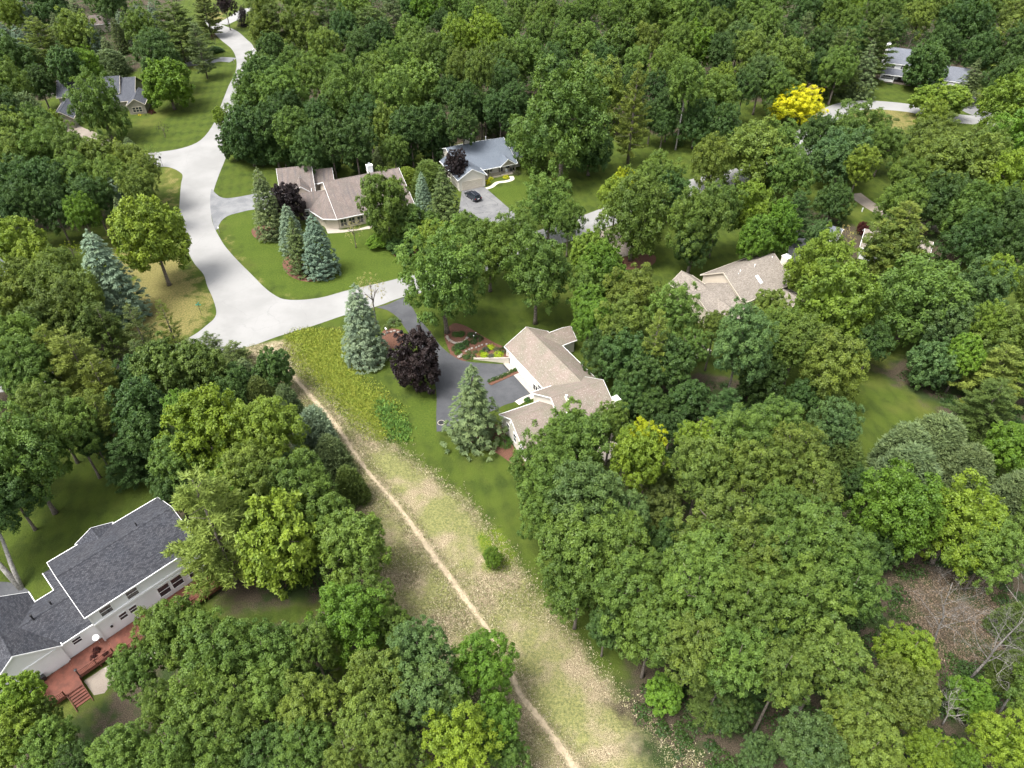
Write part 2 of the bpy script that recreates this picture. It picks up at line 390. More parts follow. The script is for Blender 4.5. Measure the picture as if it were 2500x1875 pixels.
LITTER = [W([(1560, 1560), (1700, 1500), (1900, 1000), (2050, 1140), (2130, 1180), (2260, 1300), (2600, 1250), (2600, 2000), (1650, 2000), (1500, 1730)]),
          W([(1450, 1020), (1700, 900), (1900, 960), (1850, 1200), (1650, 1300), (1500, 1180)]),
          W([(2120, 900), (2280, 990), (2330, 1060), (2600, 1100), (2600, 780), (2300, 850)]),
          W([(700, -20), (2600, -60), (2600, 100), (2400, 190), (2100, 200), (1900, 260), (1750, 230), (1690, 330), (1450, 330), (1250, 330), (1120, 350), (900, 390), (560, 330), (640, 60)]),
          W([(-100, -60), (480, -60), (420, 40), (380, 150), (240, 210), (120, 240), (-100, 300)]),
          W([(-100, 330), (170, 330), (330, 420), (330, 500), (200, 560), (-100, 560)]),
          W([(-50, 880), (250, 830), (480, 860), (640, 900), (700, 1000), (800, 1200), (850, 1450), (600, 1500), (420, 1400), (380, 1080), (200, 1080), (-50, 1000)]),
          W([(380, 1560), (830, 1520), (1180, 1680), (1320, 1900), (-50, 1950), (-50, 1800), (200, 1760)]),
          W([(1920, 480), (2100, 560), (2250, 520), (2600, 500), (2600, 640), (2200, 640), (1950, 640)])]
# ------------------------------------------------------------------ ground
def build_ground():
    def axis(lo, f0, f1, hi, fine, mid, coarse):
        a = list(np.arange(lo, -0, 1)) if False else []
        return a
    xs = np.concatenate([[-1500, -1000, -700, -500, -400], np.arange(-330, -60, 1.25), np.arange(-60, 50, .6), np.arange(50, 330, 1.25), [330, 400, 500, 700, 1000, 1500]])
    ys = np.concatenate([[-600, -300, -100, -40, -10], np.arange(8, 120, .6), np.arange(120, 240, 1.0), np.arange(240, 420, 1.5), [420, 480, 600, 800, 1200, 2000]])
    X, Y = np.meshgrid(xs, ys)
    def msk(polys, soft=3.0):
        a = np.full(X.shape, -1e6)
        for p in polys: a = np.maximum(a, signed(p, X, Y))
        return np.clip(.5+a/(2*soft), 0, 1)
    dry = msk([MEADOW], 3.0)*(1-.9*msk([WEED], 2.0))
    weed = msk([WEED, WEED2, WEED3], 2.0); parch = np.maximum(msk([PARCH1], 5)*.95, msk([PARCH2, PARCH3, PARCH4, PARCH5, PARCH6], 3)*.7)
    lush = msk([LUSH, LUSH2, LUSH3], 6.0)
    lit = msk(LITTER, 4.0); dp = dist_line(PATH, X, Y)
    sand = np.clip(1-dp/1.5, 0, 1)*.8
    apron = signed(W([(600, 852), (640, 838), (700, 832), (735, 840), (700, 880), (670, 870)]), X, Y)
    sand = np.maximum(sand, np.clip(.55+apron/4, 0, .8))
    rng = np.random.default_rng(3)
    Z = np.zeros(X.shape)
    ok = np.clip(msk([MEADOW], 1)*np.clip((dp-.8)/2, 0, 1), 0, 1)
    ok = np.maximum(ok, np.clip(msk(LITTER[:3], 1)-.4, 0, 1))
    for k in range(14):
        a = rng.uniform(0, 6.28); f = rng.uniform(.15, .9); Z += np.sin(X*f*math.cos(a)+Y*f*math.sin(a)+k)*.05/(f*2+.3)
    Z = (Z+.12)*ok*np.clip(signed(MEADOW, X, Y)/3+.0, 0, 1)
    V = np.stack([X.ravel(), Y.ravel(), Z.ravel()], 1)
    ny, nx = X.shape; I = np.arange(ny*nx).reshape(ny, nx)
    F = np.stack([I[:-1, :-1], I[:-1, 1:], I[1:, 1:], I[1:, :-1]], -1).reshape(-1, 4)
    fd = (dry.ravel()[F].mean(1) > .5) | (weed.ravel()[F].mean(1) > .5) & False; fl = (lit.ravel()[F].mean(1) > .5) & ~fd
    at_ = dict(dry=dry, weed=weed, parch=parch, lush=lush, litter=lit, sand=sand)
    for nm, sel, lab in (('lawn', ~fd & ~fl, None), ('meadow', fd, None), ('woodland_floor', fl, None)):
        f = F[sel]; used, inv = np.unique(f, return_inverse=True)
        me = np_mesh(nm, V[used], inv.reshape(f.shape), GROUND, {k: v.ravel()[used] for k, v in at_.items()})
        tag(link(nm, me), kind='structure')
build_ground()

def sheet(name, pts, z, mat, th=.0, label=None, kind='structure'):
    P = [Vector((p[0], p[1], 0)) for p in pts]
    tri = tessellate_polygon([P]); n = len(P)
    V = [(p.x, p.y, z) for p in P]; F = [list(t) for t in tri]
    # keep every triangle facing up
    F2 = []
    for t in F:
        a, b, c = (P[i] for i in t)
        F2.append(t if (b-a).cross(c-a).z > 0 else t[::-1])
    me = bpy.data.meshes.new(name); me.from_pydata(V, [], F2); me.materials.append(mat); me.update()
    return tag(link(name, me), kind=kind)
def ribbon(name, line, width, z, mat, jitter=0.0, seed=1):
    r = random.Random(seed); L = [Vector((p[0], p[1], 0)) for p in line]; V = []; F = []
    for i, p in enumerate(L):
        d = (L[min(i+1, len(L)-1)]-L[max(i-1, 0)]).normalized(); n = Vector((-d.y, d.x, 0))
        w_ = width(i/len(L)) if callable(width) else width
        V += [tuple(p+n*(w_/2+r.uniform(-jitter, jitter)))[:2]+(z,), tuple(p-n*(w_/2+r.uniform(-jitter, jitter)))[:2]+(z,)]
        if i: F.append([2*i-2, 2*i-1, 2*i+1, 2*i])
    me = bpy.data.meshes.new(name); me.from_pydata(V, [], F); me.materials.append(mat); me.update()
    return tag(link(name, me), kind='structure')

ROAD_PX = [(500, 50), (519, 76), (540, 98), (563, 117), (574, 135), (578, 158), (573, 182), (560, 206), (551, 228), (541, 253), (522, 301), (490, 342), (443, 362), (380, 372), (300, 380),
           (240, 395), (240, 420), (300, 412), (392, 407), (421, 411), (440, 421), (446, 430), (442, 450), (439, 490), (438, 520), (445, 550), (456, 590), (459, 613), (475, 644), (497, 670),
           (506, 698), (519, 727), (528, 758), (524, 776), (506, 793), (468, 821), (400, 850), (300, 872), (180, 880), (-60, 900), (-60, 960), (180, 935), (350, 915), (470, 885), (566, 857),
           (625, 841), (680, 821), (738, 804), (790, 787), (840, 770), (920, 748), (979, 727), (1060, 708), (1130, 690), (1130, 632), (1060, 655), (990, 675), (931, 690), (852, 708),
           (823, 716), (786, 726), (738, 732), (696, 731), (673, 722), (648, 704), (617, 673), (579, 635), (551, 603), (535, 578), (522, 552), (516, 527), (516, 492), (522, 464), (535, 426),
           (555, 375), (577, 300), (600, 250), (622, 200), (630, 165), (628, 142), (617, 111), (601, 95), (579, 76), (551, 64), (530, 56)]
sheet('road', smooth(W(ROAD_PX), True, 4), .02, ROAD)
ribbon('road', smooth(W([(1110, 664), (1200, 628), (1300, 592), (1400, 560), (1450, 541), (1560, 500), (1700, 455), (1800, 430), (1900, 400), (1960, 350), (2000, 300), (2050, 268), (2110, 256), (2220, 264), (2330, 288), (2450, 300), (2600, 330)]), False, 8),
       7.4, .016, ROAD)
sheet('driveway', smooth(W([(516, 462), (524, 470), (538, 481), (557, 484), (592, 479), (640, 470), (720, 462), (725, 500), (680, 512), (620, 512), (585, 519), (557, 527), (540, 540), (527, 562), (517, 530), (513, 495)]), True, 3), .026, GRAVEL_DRIVE)
sheet('driveway', smooth(W([(918, 750), (945, 744), (981, 728), (990, 730), (1003, 745), (1022, 776), (1050, 810), (1078, 847), (1112, 873), (1140, 883), (1200, 888), (1243, 890)]), False, 3)
      + W([(1268, 912), (1306, 952), (1290, 972), (1262, 979), (1232, 991), (1195, 1006), (1150, 1035), (1120, 1050), (1066, 1054)])
      + smooth(W([(1065, 1010), (1066, 965), (1060, 930), (1045, 890), (1020, 848), (993, 807), (968, 773), (945, 757)]), False, 3), .028, ASPHALT)
sheet('driveway', W([(1128, 462), (1152, 461), (1182, 456), (1243, 509), (1268, 531), (1290, 560), (1285, 590), (1262, 600), (1244, 552), (1218, 545), (1195, 541), (1144, 538), (1120, 520)]), .026, ASPHALT_OLD)
ribbon('driveway', smooth(W([(1478, 558), (1500, 590), (1530, 625)]), False, 5), 5, .021, TAN_DRIVE)
ribbon('driveway', smooth(W([(570, 147), (538, 145), (505, 151), (450, 158)]), False, 5), 5.0, .027, GRAVEL_DRIVE)
ribbon('driveway', smooth(W([(541, 59), (570, 45), (600, 26), (640, 18)]), False, 5), 5.5, .027, ROAD)
ribbon('driveway', smooth(W([(2085, 473), (2130, 505), (2200, 540), (2300, 560)]), False, 5), 3.6, .02, TAN_DRIVE)
ribbon('driveway', smooth(W([(1905, 560), (1940, 590), (1975, 640)]), False, 5), 6.0, .02, ASPHALT_OLD)
ribbon('driveway', smooth(W([(2420, 285), (2370, 268), (2360, 240), (2330, 222), (2280, 222)]), False, 5), 6.0, .03, ASPHALT_OLD)
ribbon('driveway', smooth(W([(-60, 1455), (0, 1456), (34, 1474), (40, 1500)]), False, 5), 4.0, .02, ASPHALT)
ribbon('driveway', smooth(W([(160, 305), (190, 320), (250, 345), (300, 380)]), False, 5), 4.5, .012, TAN_DRIVE)
ribbon('footpath', PATH, lambda t: .38+.3*math.sin(t*9)**2, .14, SAND, .12, 4).location.z = -.125
BEDS = [(1083, 892), (1100, 870), (1090, 840), (1085, 815), (1105, 790), (1135, 795), (1170, 815), (1210, 838), (1241, 852), (1243, 872), (1156, 877), (1130, 882), (1110, 878)]
sheet('mulch_bed', smooth(W(BEDS), True, 3), .012, MULCH)
sheet('mulch_bed', smooth(W([(935, 808), (960, 802), (985, 812), (980, 845), (950, 850), (930, 835)]), True, 4), .012, MULCH)
sheet('mulch_bed', smooth(W([(860, 875), (900, 868), (930, 880), (905, 900), (870, 898)]), True, 4), .012, MULCH)
sheet('mulch_bed', smooth(W([(1118, 1060), (1150, 1045), (1225, 1040), (1262, 1110), (1288, 1140), (1262, 1140), (1210, 1105), (1160, 1092), (1130, 1080)]), True, 4), .012, MULCH)
sheet('mulch_bed', smooth(W([(690, 640), (720, 620), (800, 640), (815, 662), (800, 680), (750, 688), (705, 672)]), True, 4), .012, MULCH)
sheet('mulch_bed', smooth(W([(615, 560), (650, 550), (680, 565), (665, 585), (625, 582)]), True, 4), .012, MULCH)
sheet('mulch_bed', smooth(W([(960, 612), (1000, 600), (1020, 612), (990, 628), (965, 626)]), True, 4), .012, MULCH)
sheet('mulch_bed', smooth(W([(1500, 640), (1560, 618), (1600, 625), (1590, 648), (1530, 658)]), True, 4), .012, MULCH)

# dry grass, litter and weeds standing on the ground: too many to count
def tufts(name, poly, n, seed, cols, hgt, wid, blades=5, avoid=1.0, spread=.16):
    rng = np.random.default_rng(seed); P = np.array(poly); lo, hi = P.min(0), P.max(0)
    pts = rng.uniform(lo, hi, (n*3, 2)); sd = signed(poly, pts[:, 0], pts[:, 1]); dp = dist_line(PATH, pts[:, 0], pts[:, 1])
    pts = pts[(sd > -.5+rng.normal(0, .8, len(sd))) & (dp > avoid)][:n]; n = len(pts)
    c = np.repeat(pts, blades, 0)+rng.normal(0, spread, (n*blades, 2)); m = len(c)
    a = rng.uniform(0, 6.28, m); h = np.repeat(rng.uniform(.5, 1.3, n), blades)*hgt*rng.uniform(.6, 1.2, m); wd = wid*rng.uniform(.6, 1.5, m)
    ln = rng.normal(0, .5, (m, 2))*h[:, None]
    ca, sa = np.cos(a)*wd, np.sin(a)*wd
    V = np.empty((m, 3, 3)); V[:, 0] = np.stack([c[:, 0]-ca, c[:, 1]-sa, np.zeros(m)], 1); V[:, 1] = np.stack([c[:, 0]+ca, c[:, 1]+sa, np.zeros(m)], 1)
    V[:, 2] = np.stack([c[:, 0]+ln[:, 0], c[:, 1]+ln[:, 1], h], 1)
    V[:, :, 2] += .02
    tone = np.repeat(np.repeat(rng.random(n), blades)*.7+rng.random(m)*.3, 3)
    M = NT(name); t = M.attr('tone')
    r = M.n('ValToRGB'); M.L(t, r.inputs[0]); r.color_ramp.elements[0].color = c4(cols[0]); r.color_ramp.elements[1].color = c4(cols[-1])
    for k, cc in enumerate(cols[1:-1]): e = r.color_ramp.elements.new((k+1)/(len(cols)-1)); e.color = c4(cc)
    M.L(r.outputs[0], M.b.inputs['Base Color']); M.b.inputs['Roughness'].default_value = .8
    me = np_mesh(name, V.reshape(-1, 3), np.arange(m*3).reshape(-1, 3), M.m, dict(tone=tone))
    return tag(link(name, me), kind='stuff')
tag(tufts('dry_grass', MEADOW, 46000, 5, [(.10, .08, .05), (.34, .28, .17), (.10, .13, .03), (.55, .47, .33), (.15, .18, .04), (.44, .37, .24)], .16, .055, 5, .35),
    'straw-coloured dry grass and fallen stalks covering the open meadow beside the sandy path', 'dry grass')
tag(tufts('meadow_weeds', WEED, 6500, 6, [(.08, .14, .015), (.19, .24, .025), (.27, .29, .035), (.12, .19, .02)], .16, .10, 7, .8, .3),
    'yellow-green weeds growing thick by the road at the top of the meadow', 'weeds')
tag(tufts('meadow_weeds', WEED2, 380, 8, [(.05, .11, .02), (.08, .17, .02), (.13, .22, .03)], .35, .16, 8, .8, .35),
    'bright green leafy weeds in a strip between the lawn and the dry meadow', 'weeds')
litter_poly = W([(2200, 1420), (2420, 1400), (2500, 1500), (2450, 1640), (2300, 1640), (2220, 1560)])
tag(tufts('fallen_leaves', litter_poly, 7000, 10, [(.13, .09, .06), (.25, .18, .12), (.08, .06, .04), (.33, .25, .18)], .08, .10, 3, .0, .3),
    'brown fallen leaves on the bare ground below the dead trees', 'fallen leaves')

# ------------------------------------------------------------------ foliage meshes
def unit(v): return v/np.maximum(np.linalg.norm(v, axis=-1, keepdims=True), 1e-6)
def leaf_quads(C, N, D, ln, wd):
    """diamond leaves: centre C, normal N, direction D, length ln, width wd"""
    D = unit(D-(D*N).sum(-1, keepdims=True)*N); S = np.cross(N, D)
    ln = ln[:, None]*.5; wd = wd[:, None]*.5
    V = np.stack([C-D*ln, C+S*wd+N*wd*.25, C+D*ln, C-S*wd+N*wd*.25], 1)
    return V.reshape(-1, 3)
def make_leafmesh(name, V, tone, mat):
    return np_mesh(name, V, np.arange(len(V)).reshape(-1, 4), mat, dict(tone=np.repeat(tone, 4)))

def broad_crown(seed, nb=24, nsub=8, ns=8, nleaf=17, leaf=.23, egg=0.0, rough=.16, fill=1000, drop=.4, big=(.24, .35), sub=(.10, .16), out=(.60, .86), up=.5):
    """crown of about 5 m radius and 5 m half height round the origin: boughs, puffs on the boughs, leaves on the puffs"""
    r = np.random.default_rng(seed)
    i = np.arange(nb)+.5; cz = np.clip(1-i*(1+drop+.25)/nb, -1, 1); ph = i*2.39996+r.uniform(0, 6)
    d = unit(np.stack([np.sqrt(1-cz**2)*np.cos(ph), np.sqrt(1-cz**2)*np.sin(ph), cz], 1)+r.normal(0, .16, (nb, 3)))
    lum = sum(np.sin(d@r.normal(0, 2.4, 3)+r.uniform(0, 6)) for _ in range(3))/2.4
    br = 5*r.uniform(big[0], big[1], nb)
    bc = d*(5*(1+rough*lum)*r.uniform(out[0], out[1], nb)*(1-egg*d[:, 2]))[:, None]
    # puffs sit on the outer, upper side of every bough
    n1 = nb*nsub; B = np.repeat(np.arange(nb), nsub)
    k = np.tile(np.arange(nsub)+.5, nb); z1 = 1-1.45*k/nsub; a1 = k*2.39996+np.repeat(r.uniform(0, 6.28, nb), nsub)
    loc = np.stack([np.sqrt(1-z1**2)*np.cos(a1), np.sqrt(1-z1**2)*np.sin(a1), z1], 1)
    ax = unit(d*.8+np.array([0, 0, up])); t1 = unit(np.cross(ax, np.array([.3, .2, 1.]))); t2 = np.cross(ax, t1)
    pd = unit(t1[B]*loc[:, :1]+t2[B]*loc[:, 1:2]+ax[B]*loc[:, 2:]+r.normal(0, .14, (n1, 3)))
    pc = bc[B]+pd*(br[B]*r.uniform(.66, 1.12, n1))[:, None]*np.array([1, 1, 1.2]); pr = 5*r.uniform(sub[0], sub[1], n1)
    tb = r.normal(0, .09, nb)[B]+r.normal(0, .11, n1)
    n = n1*ns; L = np.repeat(np.arange(n1), ns)
    sd = unit(r.normal(0, 1, (n, 3))*.8+pd[L]*.75+np.array([0, 0, .55]))
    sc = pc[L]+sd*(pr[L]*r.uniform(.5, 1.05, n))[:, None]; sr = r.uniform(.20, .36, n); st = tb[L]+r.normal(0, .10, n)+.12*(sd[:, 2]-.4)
    m = n*nleaf; S = np.repeat(np.arange(n), nleaf)
    g = r.normal(0, 1, (m, 3)); g = g-.4*(g*sd[S]).sum(1, keepdims=True)*sd[S]
    C = sc[S]+g*sr[S][:, None]*.62
    N = unit(sd[S]*.75+np.array([0, 0, .45])+r.normal(0, .42, (m, 3))); D = unit(g+r.normal(0, .5, (m, 3)))
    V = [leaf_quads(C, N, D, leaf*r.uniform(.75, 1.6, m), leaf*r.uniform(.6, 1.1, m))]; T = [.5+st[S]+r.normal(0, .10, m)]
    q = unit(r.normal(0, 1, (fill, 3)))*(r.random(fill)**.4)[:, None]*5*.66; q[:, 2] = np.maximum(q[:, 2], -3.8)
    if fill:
        V.append(leaf_quads(q, unit(r.normal(0, 1, (fill, 3))), r.normal(0, 1, (fill, 3)), r.uniform(.4, .9, fill), r.uniform(.3, .7, fill))); T.append(r.uniform(.2, .5, fill))  # inner filler leaves toned darker: shade of the crown's gaps put into colour
    return make_leafmesh('crown', np.concatenate(V), np.clip(np.concatenate(T), 0, 1), LEAF)

def trunk_mesh(seed, mat, forks=5, r0=.30, spread=3.4):
    """trunk from z=0 to the crown's centre at z=10, limbs reach 4 m further"""
    rr = random.Random(seed); b = MB()
    lean = (rr.uniform(-.5, .5), rr.uniform(-.5, .5))
    pts = [(0, 0, -.2), (lean[0]*.1, lean[1]*.1, 1), (lean[0]*.5, lean[1]*.5, 5), (lean[0], lean[1], 10), (lean[0]*.6, lean[1]*.6, 12.8)]
    b.tube(pts, [r0*1.5, r0, r0*.8, r0*.5, r0*.15], 8)
    for k in range(forks):
        a = k*2.4+rr.uniform(-.4, .4); z0 = rr.uniform(5.5, 9.5); e = spread*rr.uniform(.7, 1.1); z1 = z0+rr.uniform(1.8, 4)
        p0 = Vector((lean[0]*z0/10, lean[1]*z0/10, z0)); p2 = Vector((math.cos(a)*e, math.sin(a)*e, z1)); p1 = p0.lerp(p2, .5)+Vector((0, 0, .5))
        b.tube([p0, p1, p2], [r0*.5, r0*.32, r0*.08], 6)
        for s in (-1, 1):
            p3 = p1+Vector((math.cos(a+s*.8)*e*.45, math.sin(a+s*.8)*e*.45, 1.1)); b.tube([p1, p3], [r0*.22, r0*.05], 5)
    o = b.build('trunk', mat, smooth=True); me = o.data; bpy.data.objects.remove(o); return me

def plume_blades(r, C, out, n, size, wd, flat=.45, upb=.35):
    """needle sprays: C centres (k,3), out directions (k,3)"""
    k = len(C); S = np.repeat(np.arange(k), n); m = k*n
    d = unit(out[S]*.7+r.normal(0, .65, (m, 3))*np.array([1, 1, flat])+np.array([0, 0, upb]))
    c = C[S]+d*size*r.uniform(.25, .8, m)[:, None]+r.normal(0, size*.22, (m, 3))*np.array([1, 1, .5])
    N = unit(np.cross(d, r.normal(0, 1, (m, 3)))+np.array([0, 0, .6]))
    return leaf_quads(c, N, d, size*r.uniform(.7, 1.2, m), wd*r.uniform(.7, 1.3, m)), S

def pine_crown(seed, h=18.0, R=5.0, z0=3.0, step=.95, per=6, prof=1.0, dens=1.0):
    r = np.random.default_rng(seed); C = []; O = []; T = []
    z = z0
    while z < h-.3:
        t = (z-z0)/(h-z0); L = R*min(1, (1-t)**.75*1.05+.04)*(.72+.28*min(1, t*5))
        nb = max(3, int(per*(1-.35*t)+.5)); a0 = r.uniform(0, 6.28)
        for k in range(nb):
            if r.random() < .06: continue
            a = a0+k*6.283/nb+r.normal(0, .25); l = L*r.uniform(.62, 1.15); rise = .12+.5*t+r.normal(0, .06); zz = z+r.normal(0, .25)
            tn = r.normal(0, .12)
            npl = max(1, int(l/.5))
            for j in range(npl):
                s = (j+1)/npl
                if s < .28 and l > 2: continue
                side = r.normal(0, .30)*l*.5*(1.15-s)
                p = np.array([math.cos(a)*l*s-math.sin(a)*side, math.sin(a)*l*s+math.cos(a)*side, zz+l*s*rise*(.4+.6*s)-.1*l*s])
                C.append(p); O.append([math.cos(a), math.sin(a), .25]); T.append(tn+.10*s)
        z += step*r.uniform(.8, 1.2)
    C.append(np.array([0, 0, h-.3])); O.append([0, 0, 1.]); T.append(.1)
    C = np.array(C); O = np.array(O); T = np.array(T)
    V, S = plume_blades(r, C, O, int(46*dens), .62, .12, .4, .28)
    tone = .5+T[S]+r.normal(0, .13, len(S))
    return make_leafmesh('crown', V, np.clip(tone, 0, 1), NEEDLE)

def spruce_crown(seed, h=14.0, R=3.2, z0=.5, step=.40, fan=.78, bulge=.85, droop=.3, jitter=.1):
    r = np.random.default_rng(seed); C = []; O = []; T = []; z = z0
    while z < h-.25:
        t = (z-z0)/(h-z0); rad = R*((1-t)**bulge)*(.86+.14*min(1, t*9)); n = max(4, int(2*math.pi*rad/fan)); a0 = r.uniform(0, 6.28)
        a = a0+np.arange(n)*6.283/n+r.normal(0, .10, n); q = rad*r.uniform(1-2.4*jitter, 1+jitter, n)
        zz = z+r.normal(0, .13, n)
        C.append(np.stack([np.cos(a)*q, np.sin(a)*q, zz-droop*q*.35], 1)); O.append(np.stack([np.cos(a), np.sin(a), np.full(n, -.15)], 1)); T.append(r.normal(0, .13, n))
        if rad > 1.0:
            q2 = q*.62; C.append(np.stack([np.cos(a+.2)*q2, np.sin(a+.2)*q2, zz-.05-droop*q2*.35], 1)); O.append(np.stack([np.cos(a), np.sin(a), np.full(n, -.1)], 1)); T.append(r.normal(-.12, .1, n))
        z += step*(.75+.35*(1-t))*r.uniform(.85, 1.15)
    C.append(np.array([[0, 0, h-.45], [0, 0, h-.05]])); O.append(np.array([[0, 0, 1.]]*2)); T.append(np.array([.1, .1]))
    C = np.concatenate(C); O = np.concatenate(O); T = np.concatenate(T)
    n = 26; k = len(C); S = np.repeat(np.arange(k), n); m = k*n
    side = np.cross(O[S], np.array([0, 0, 1.])); sp = r.normal(0, .62, m)
    d = unit(O[S]+side*sp[:, None]+np.array([0, 0, 1])*(-.28+.16*r.normal(0, 1, m))[:, None])
    c = C[S]-O[S]*.30+d*r.uniform(.1, .52, m)[:, None]+np.array([0, 0, 1])*r.normal(.02, .05, m)[:, None]
    N = unit(np.array([0, 0, 1.])+O[S]*.35+r.normal(0, .28, (m, 3)))
    V = leaf_quads(c, N, d, r.uniform(.26, .42, m), r.uniform(.08, .15, m))
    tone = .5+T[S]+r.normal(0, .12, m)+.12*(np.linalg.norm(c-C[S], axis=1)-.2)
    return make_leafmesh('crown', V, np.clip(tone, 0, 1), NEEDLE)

def spray_crown(seed, n=900, h=8.0, R=3.2, per=16, dens=1.0):
    """upright feathery sprays over a cone-shaped bush"""
    r = np.random.default_rng(seed); t = r.random(n)**1.15; a = r.uniform(0, 6.28, n); rad = R*np.sqrt(np.clip(1-t**1.5, 0, 1))*(.85+.15*np.sin(a*3+seed))*r.uniform(.80, 1.08, n)
    C = np.stack([np.cos(a)*rad, np.sin(a)*rad, .25+t*(h-.9)+r.normal(0, .2, n)], 1)
    O = unit(np.stack([np.cos(a)*.55, np.sin(a)*.55, .8+0*a], 1)+r.normal(0, .15, (n, 3))); T = r.normal(0, .13, n)
    V, S = plume_blades(r, C, O, int(per*dens), .55, .11, .8, .45)
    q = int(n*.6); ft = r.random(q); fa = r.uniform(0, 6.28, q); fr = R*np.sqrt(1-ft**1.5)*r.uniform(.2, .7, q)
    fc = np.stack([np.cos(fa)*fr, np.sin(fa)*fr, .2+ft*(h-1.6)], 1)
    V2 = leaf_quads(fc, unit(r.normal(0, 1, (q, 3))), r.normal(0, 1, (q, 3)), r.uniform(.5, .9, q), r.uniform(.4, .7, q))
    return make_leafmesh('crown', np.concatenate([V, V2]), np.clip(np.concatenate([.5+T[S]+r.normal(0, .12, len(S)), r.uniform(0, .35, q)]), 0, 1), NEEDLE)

def shrub_mesh(seed, n=70, per=14, leaf=.13):
    r = np.random.default_rng(seed); a = r.uniform(0, 6.28, n); cz = r.uniform(.0, 1, n); s = np.sqrt(1-cz**2)
    d = np.stack([s*np.cos(a), s*np.sin(a), cz], 1); c = d*r.uniform(.75, .95, n)[:, None]; S = np.repeat(np.arange(n), per); m = n*per
    g = r.normal(0, .13, (m, 3)); C = c[S]+g; C[:, 2] = np.abs(C[:, 2])
    V = leaf_quads(C, unit(d[S]+r.normal(0, .6, (m, 3))+np.array([0, 0, .4])), r.normal(0, 1, (m, 3)), leaf*r.uniform(.8, 1.5, m), leaf*r.uniform(.6, 1.0, m))
    return make_leafmesh('foliage', V, np.clip(.5+r.normal(0, .15, n)[S]+r.normal(0, .1, m), 0, 1), LEAF)

CR = {
 'b': [broad_crown(11), broad_crown(12, 20, 9, rough=.24, big=(.3, .42)), broad_crown(13, 30, 7, egg=.14, big=(.22, .34)), broad_crown(14, 26, 8, rough=.26, drop=.55),
       broad_crown(15, 18, 10, 8, rough=.3, egg=.08, big=(.3, .44), sub=(.1, .17)), broad_crown(16, 28, 7, 8, rough=.22, drop=.5, leaf=.21), broad_crown(17, 22, 9, rough=.34, egg=.16, drop=.55), broad_crown(18, 34, 6, 8, rough=.28, big=(.18, .3), leaf=.25)],
 'm': [broad_crown(21, 40, 6, 8, 13, .31, rough=.18, big=(.16, .26), sub=(.07, .12), out=(.68, .9)), broad_crown(22, 36, 6, 8, 14, .32, egg=.16, rough=.24, drop=.6, big=(.17, .28), sub=(.08, .13), out=(.66, .9)), broad_crown(23, 44, 6, 7, 14, .30, rough=.26, drop=.6, big=(.15, .25), sub=(.07, .12), out=(.68, .92))],
 'a': [broad_crown(31, 22, 6, 6, 12, .25, fill=160, rough=.3, drop=.5, big=(.22, .34)), broad_crown(32, 20, 6, 6, 12, .25, fill=100, rough=.32, drop=.4)],
 't': [broad_crown(41, 12, 4, 5, 6, .2, fill=0, rough=.3)],
 'p': [pine_crown(51, per=7, dens=1.15), pine_crown(52, R=4.6, step=1.0, dens=1.1, per=7), pine_crown(53, R=5.3, z0=2.0, per=8, dens=1.1)],
 'q': [pine_crown(55, R=4.2, z0=1.0, per=5, dens=.55, step=1.1)],
 's': [spruce_crown(61, bulge=.62, fan=.85, step=.46), spruce_crown(62, bulge=.56, fan=.9, step=.48), spruce_crown(63, bulge=.68, jitter=.15, step=.46)],
 'n': [spruce_crown(65, bulge=.72, fan=.95, step=.55, droop=.6, jitter=.2), spruce_crown(66, bulge=.8, fan=.95, step=.52, droop=.5, jitter=.22)],
 'y': [spray_crown(71), spray_crown(72, 800, R=3.0)],
}
SHR = [shrub_mesh(81), shrub_mesh(82, 60, 16, .15), shrub_mesh(83, 90, 12, .1)]
TRUNK = [trunk_mesh(91, BARK), trunk_mesh(92, BARK, 6), trunk_mesh(93, BARK, 4, .26)]
TRUNK_PALE = [trunk_mesh(94, BARK_PALE, 4, .22)]
def pole_trunk(h, r0, mat):
    b = MB(); b.tube([(0, 0, -.2), (0, 0, h*.5), (0, 0, h*.97)], [r0, r0*.6, .03], 8)
    rr = random.Random(5)
    for k in range(22):
        z = h*(.12+.8*k/22); a = k*2.4; l = (h-z)*.22+.5
        b.tube([(0, 0, z), (math.cos(a)*l, math.sin(a)*l, z+l*.25)], [r0*.22, .015], 4)
    o = b.build('trunk', mat, smooth=True); me = o.data; bpy.data.objects.remove(o); return me
POLE = {'p': pole_trunk(18, .3, BARK), 's': pole_trunk(14, .2, BARK), 'y': pole_trunk(8, .13, BARK)}

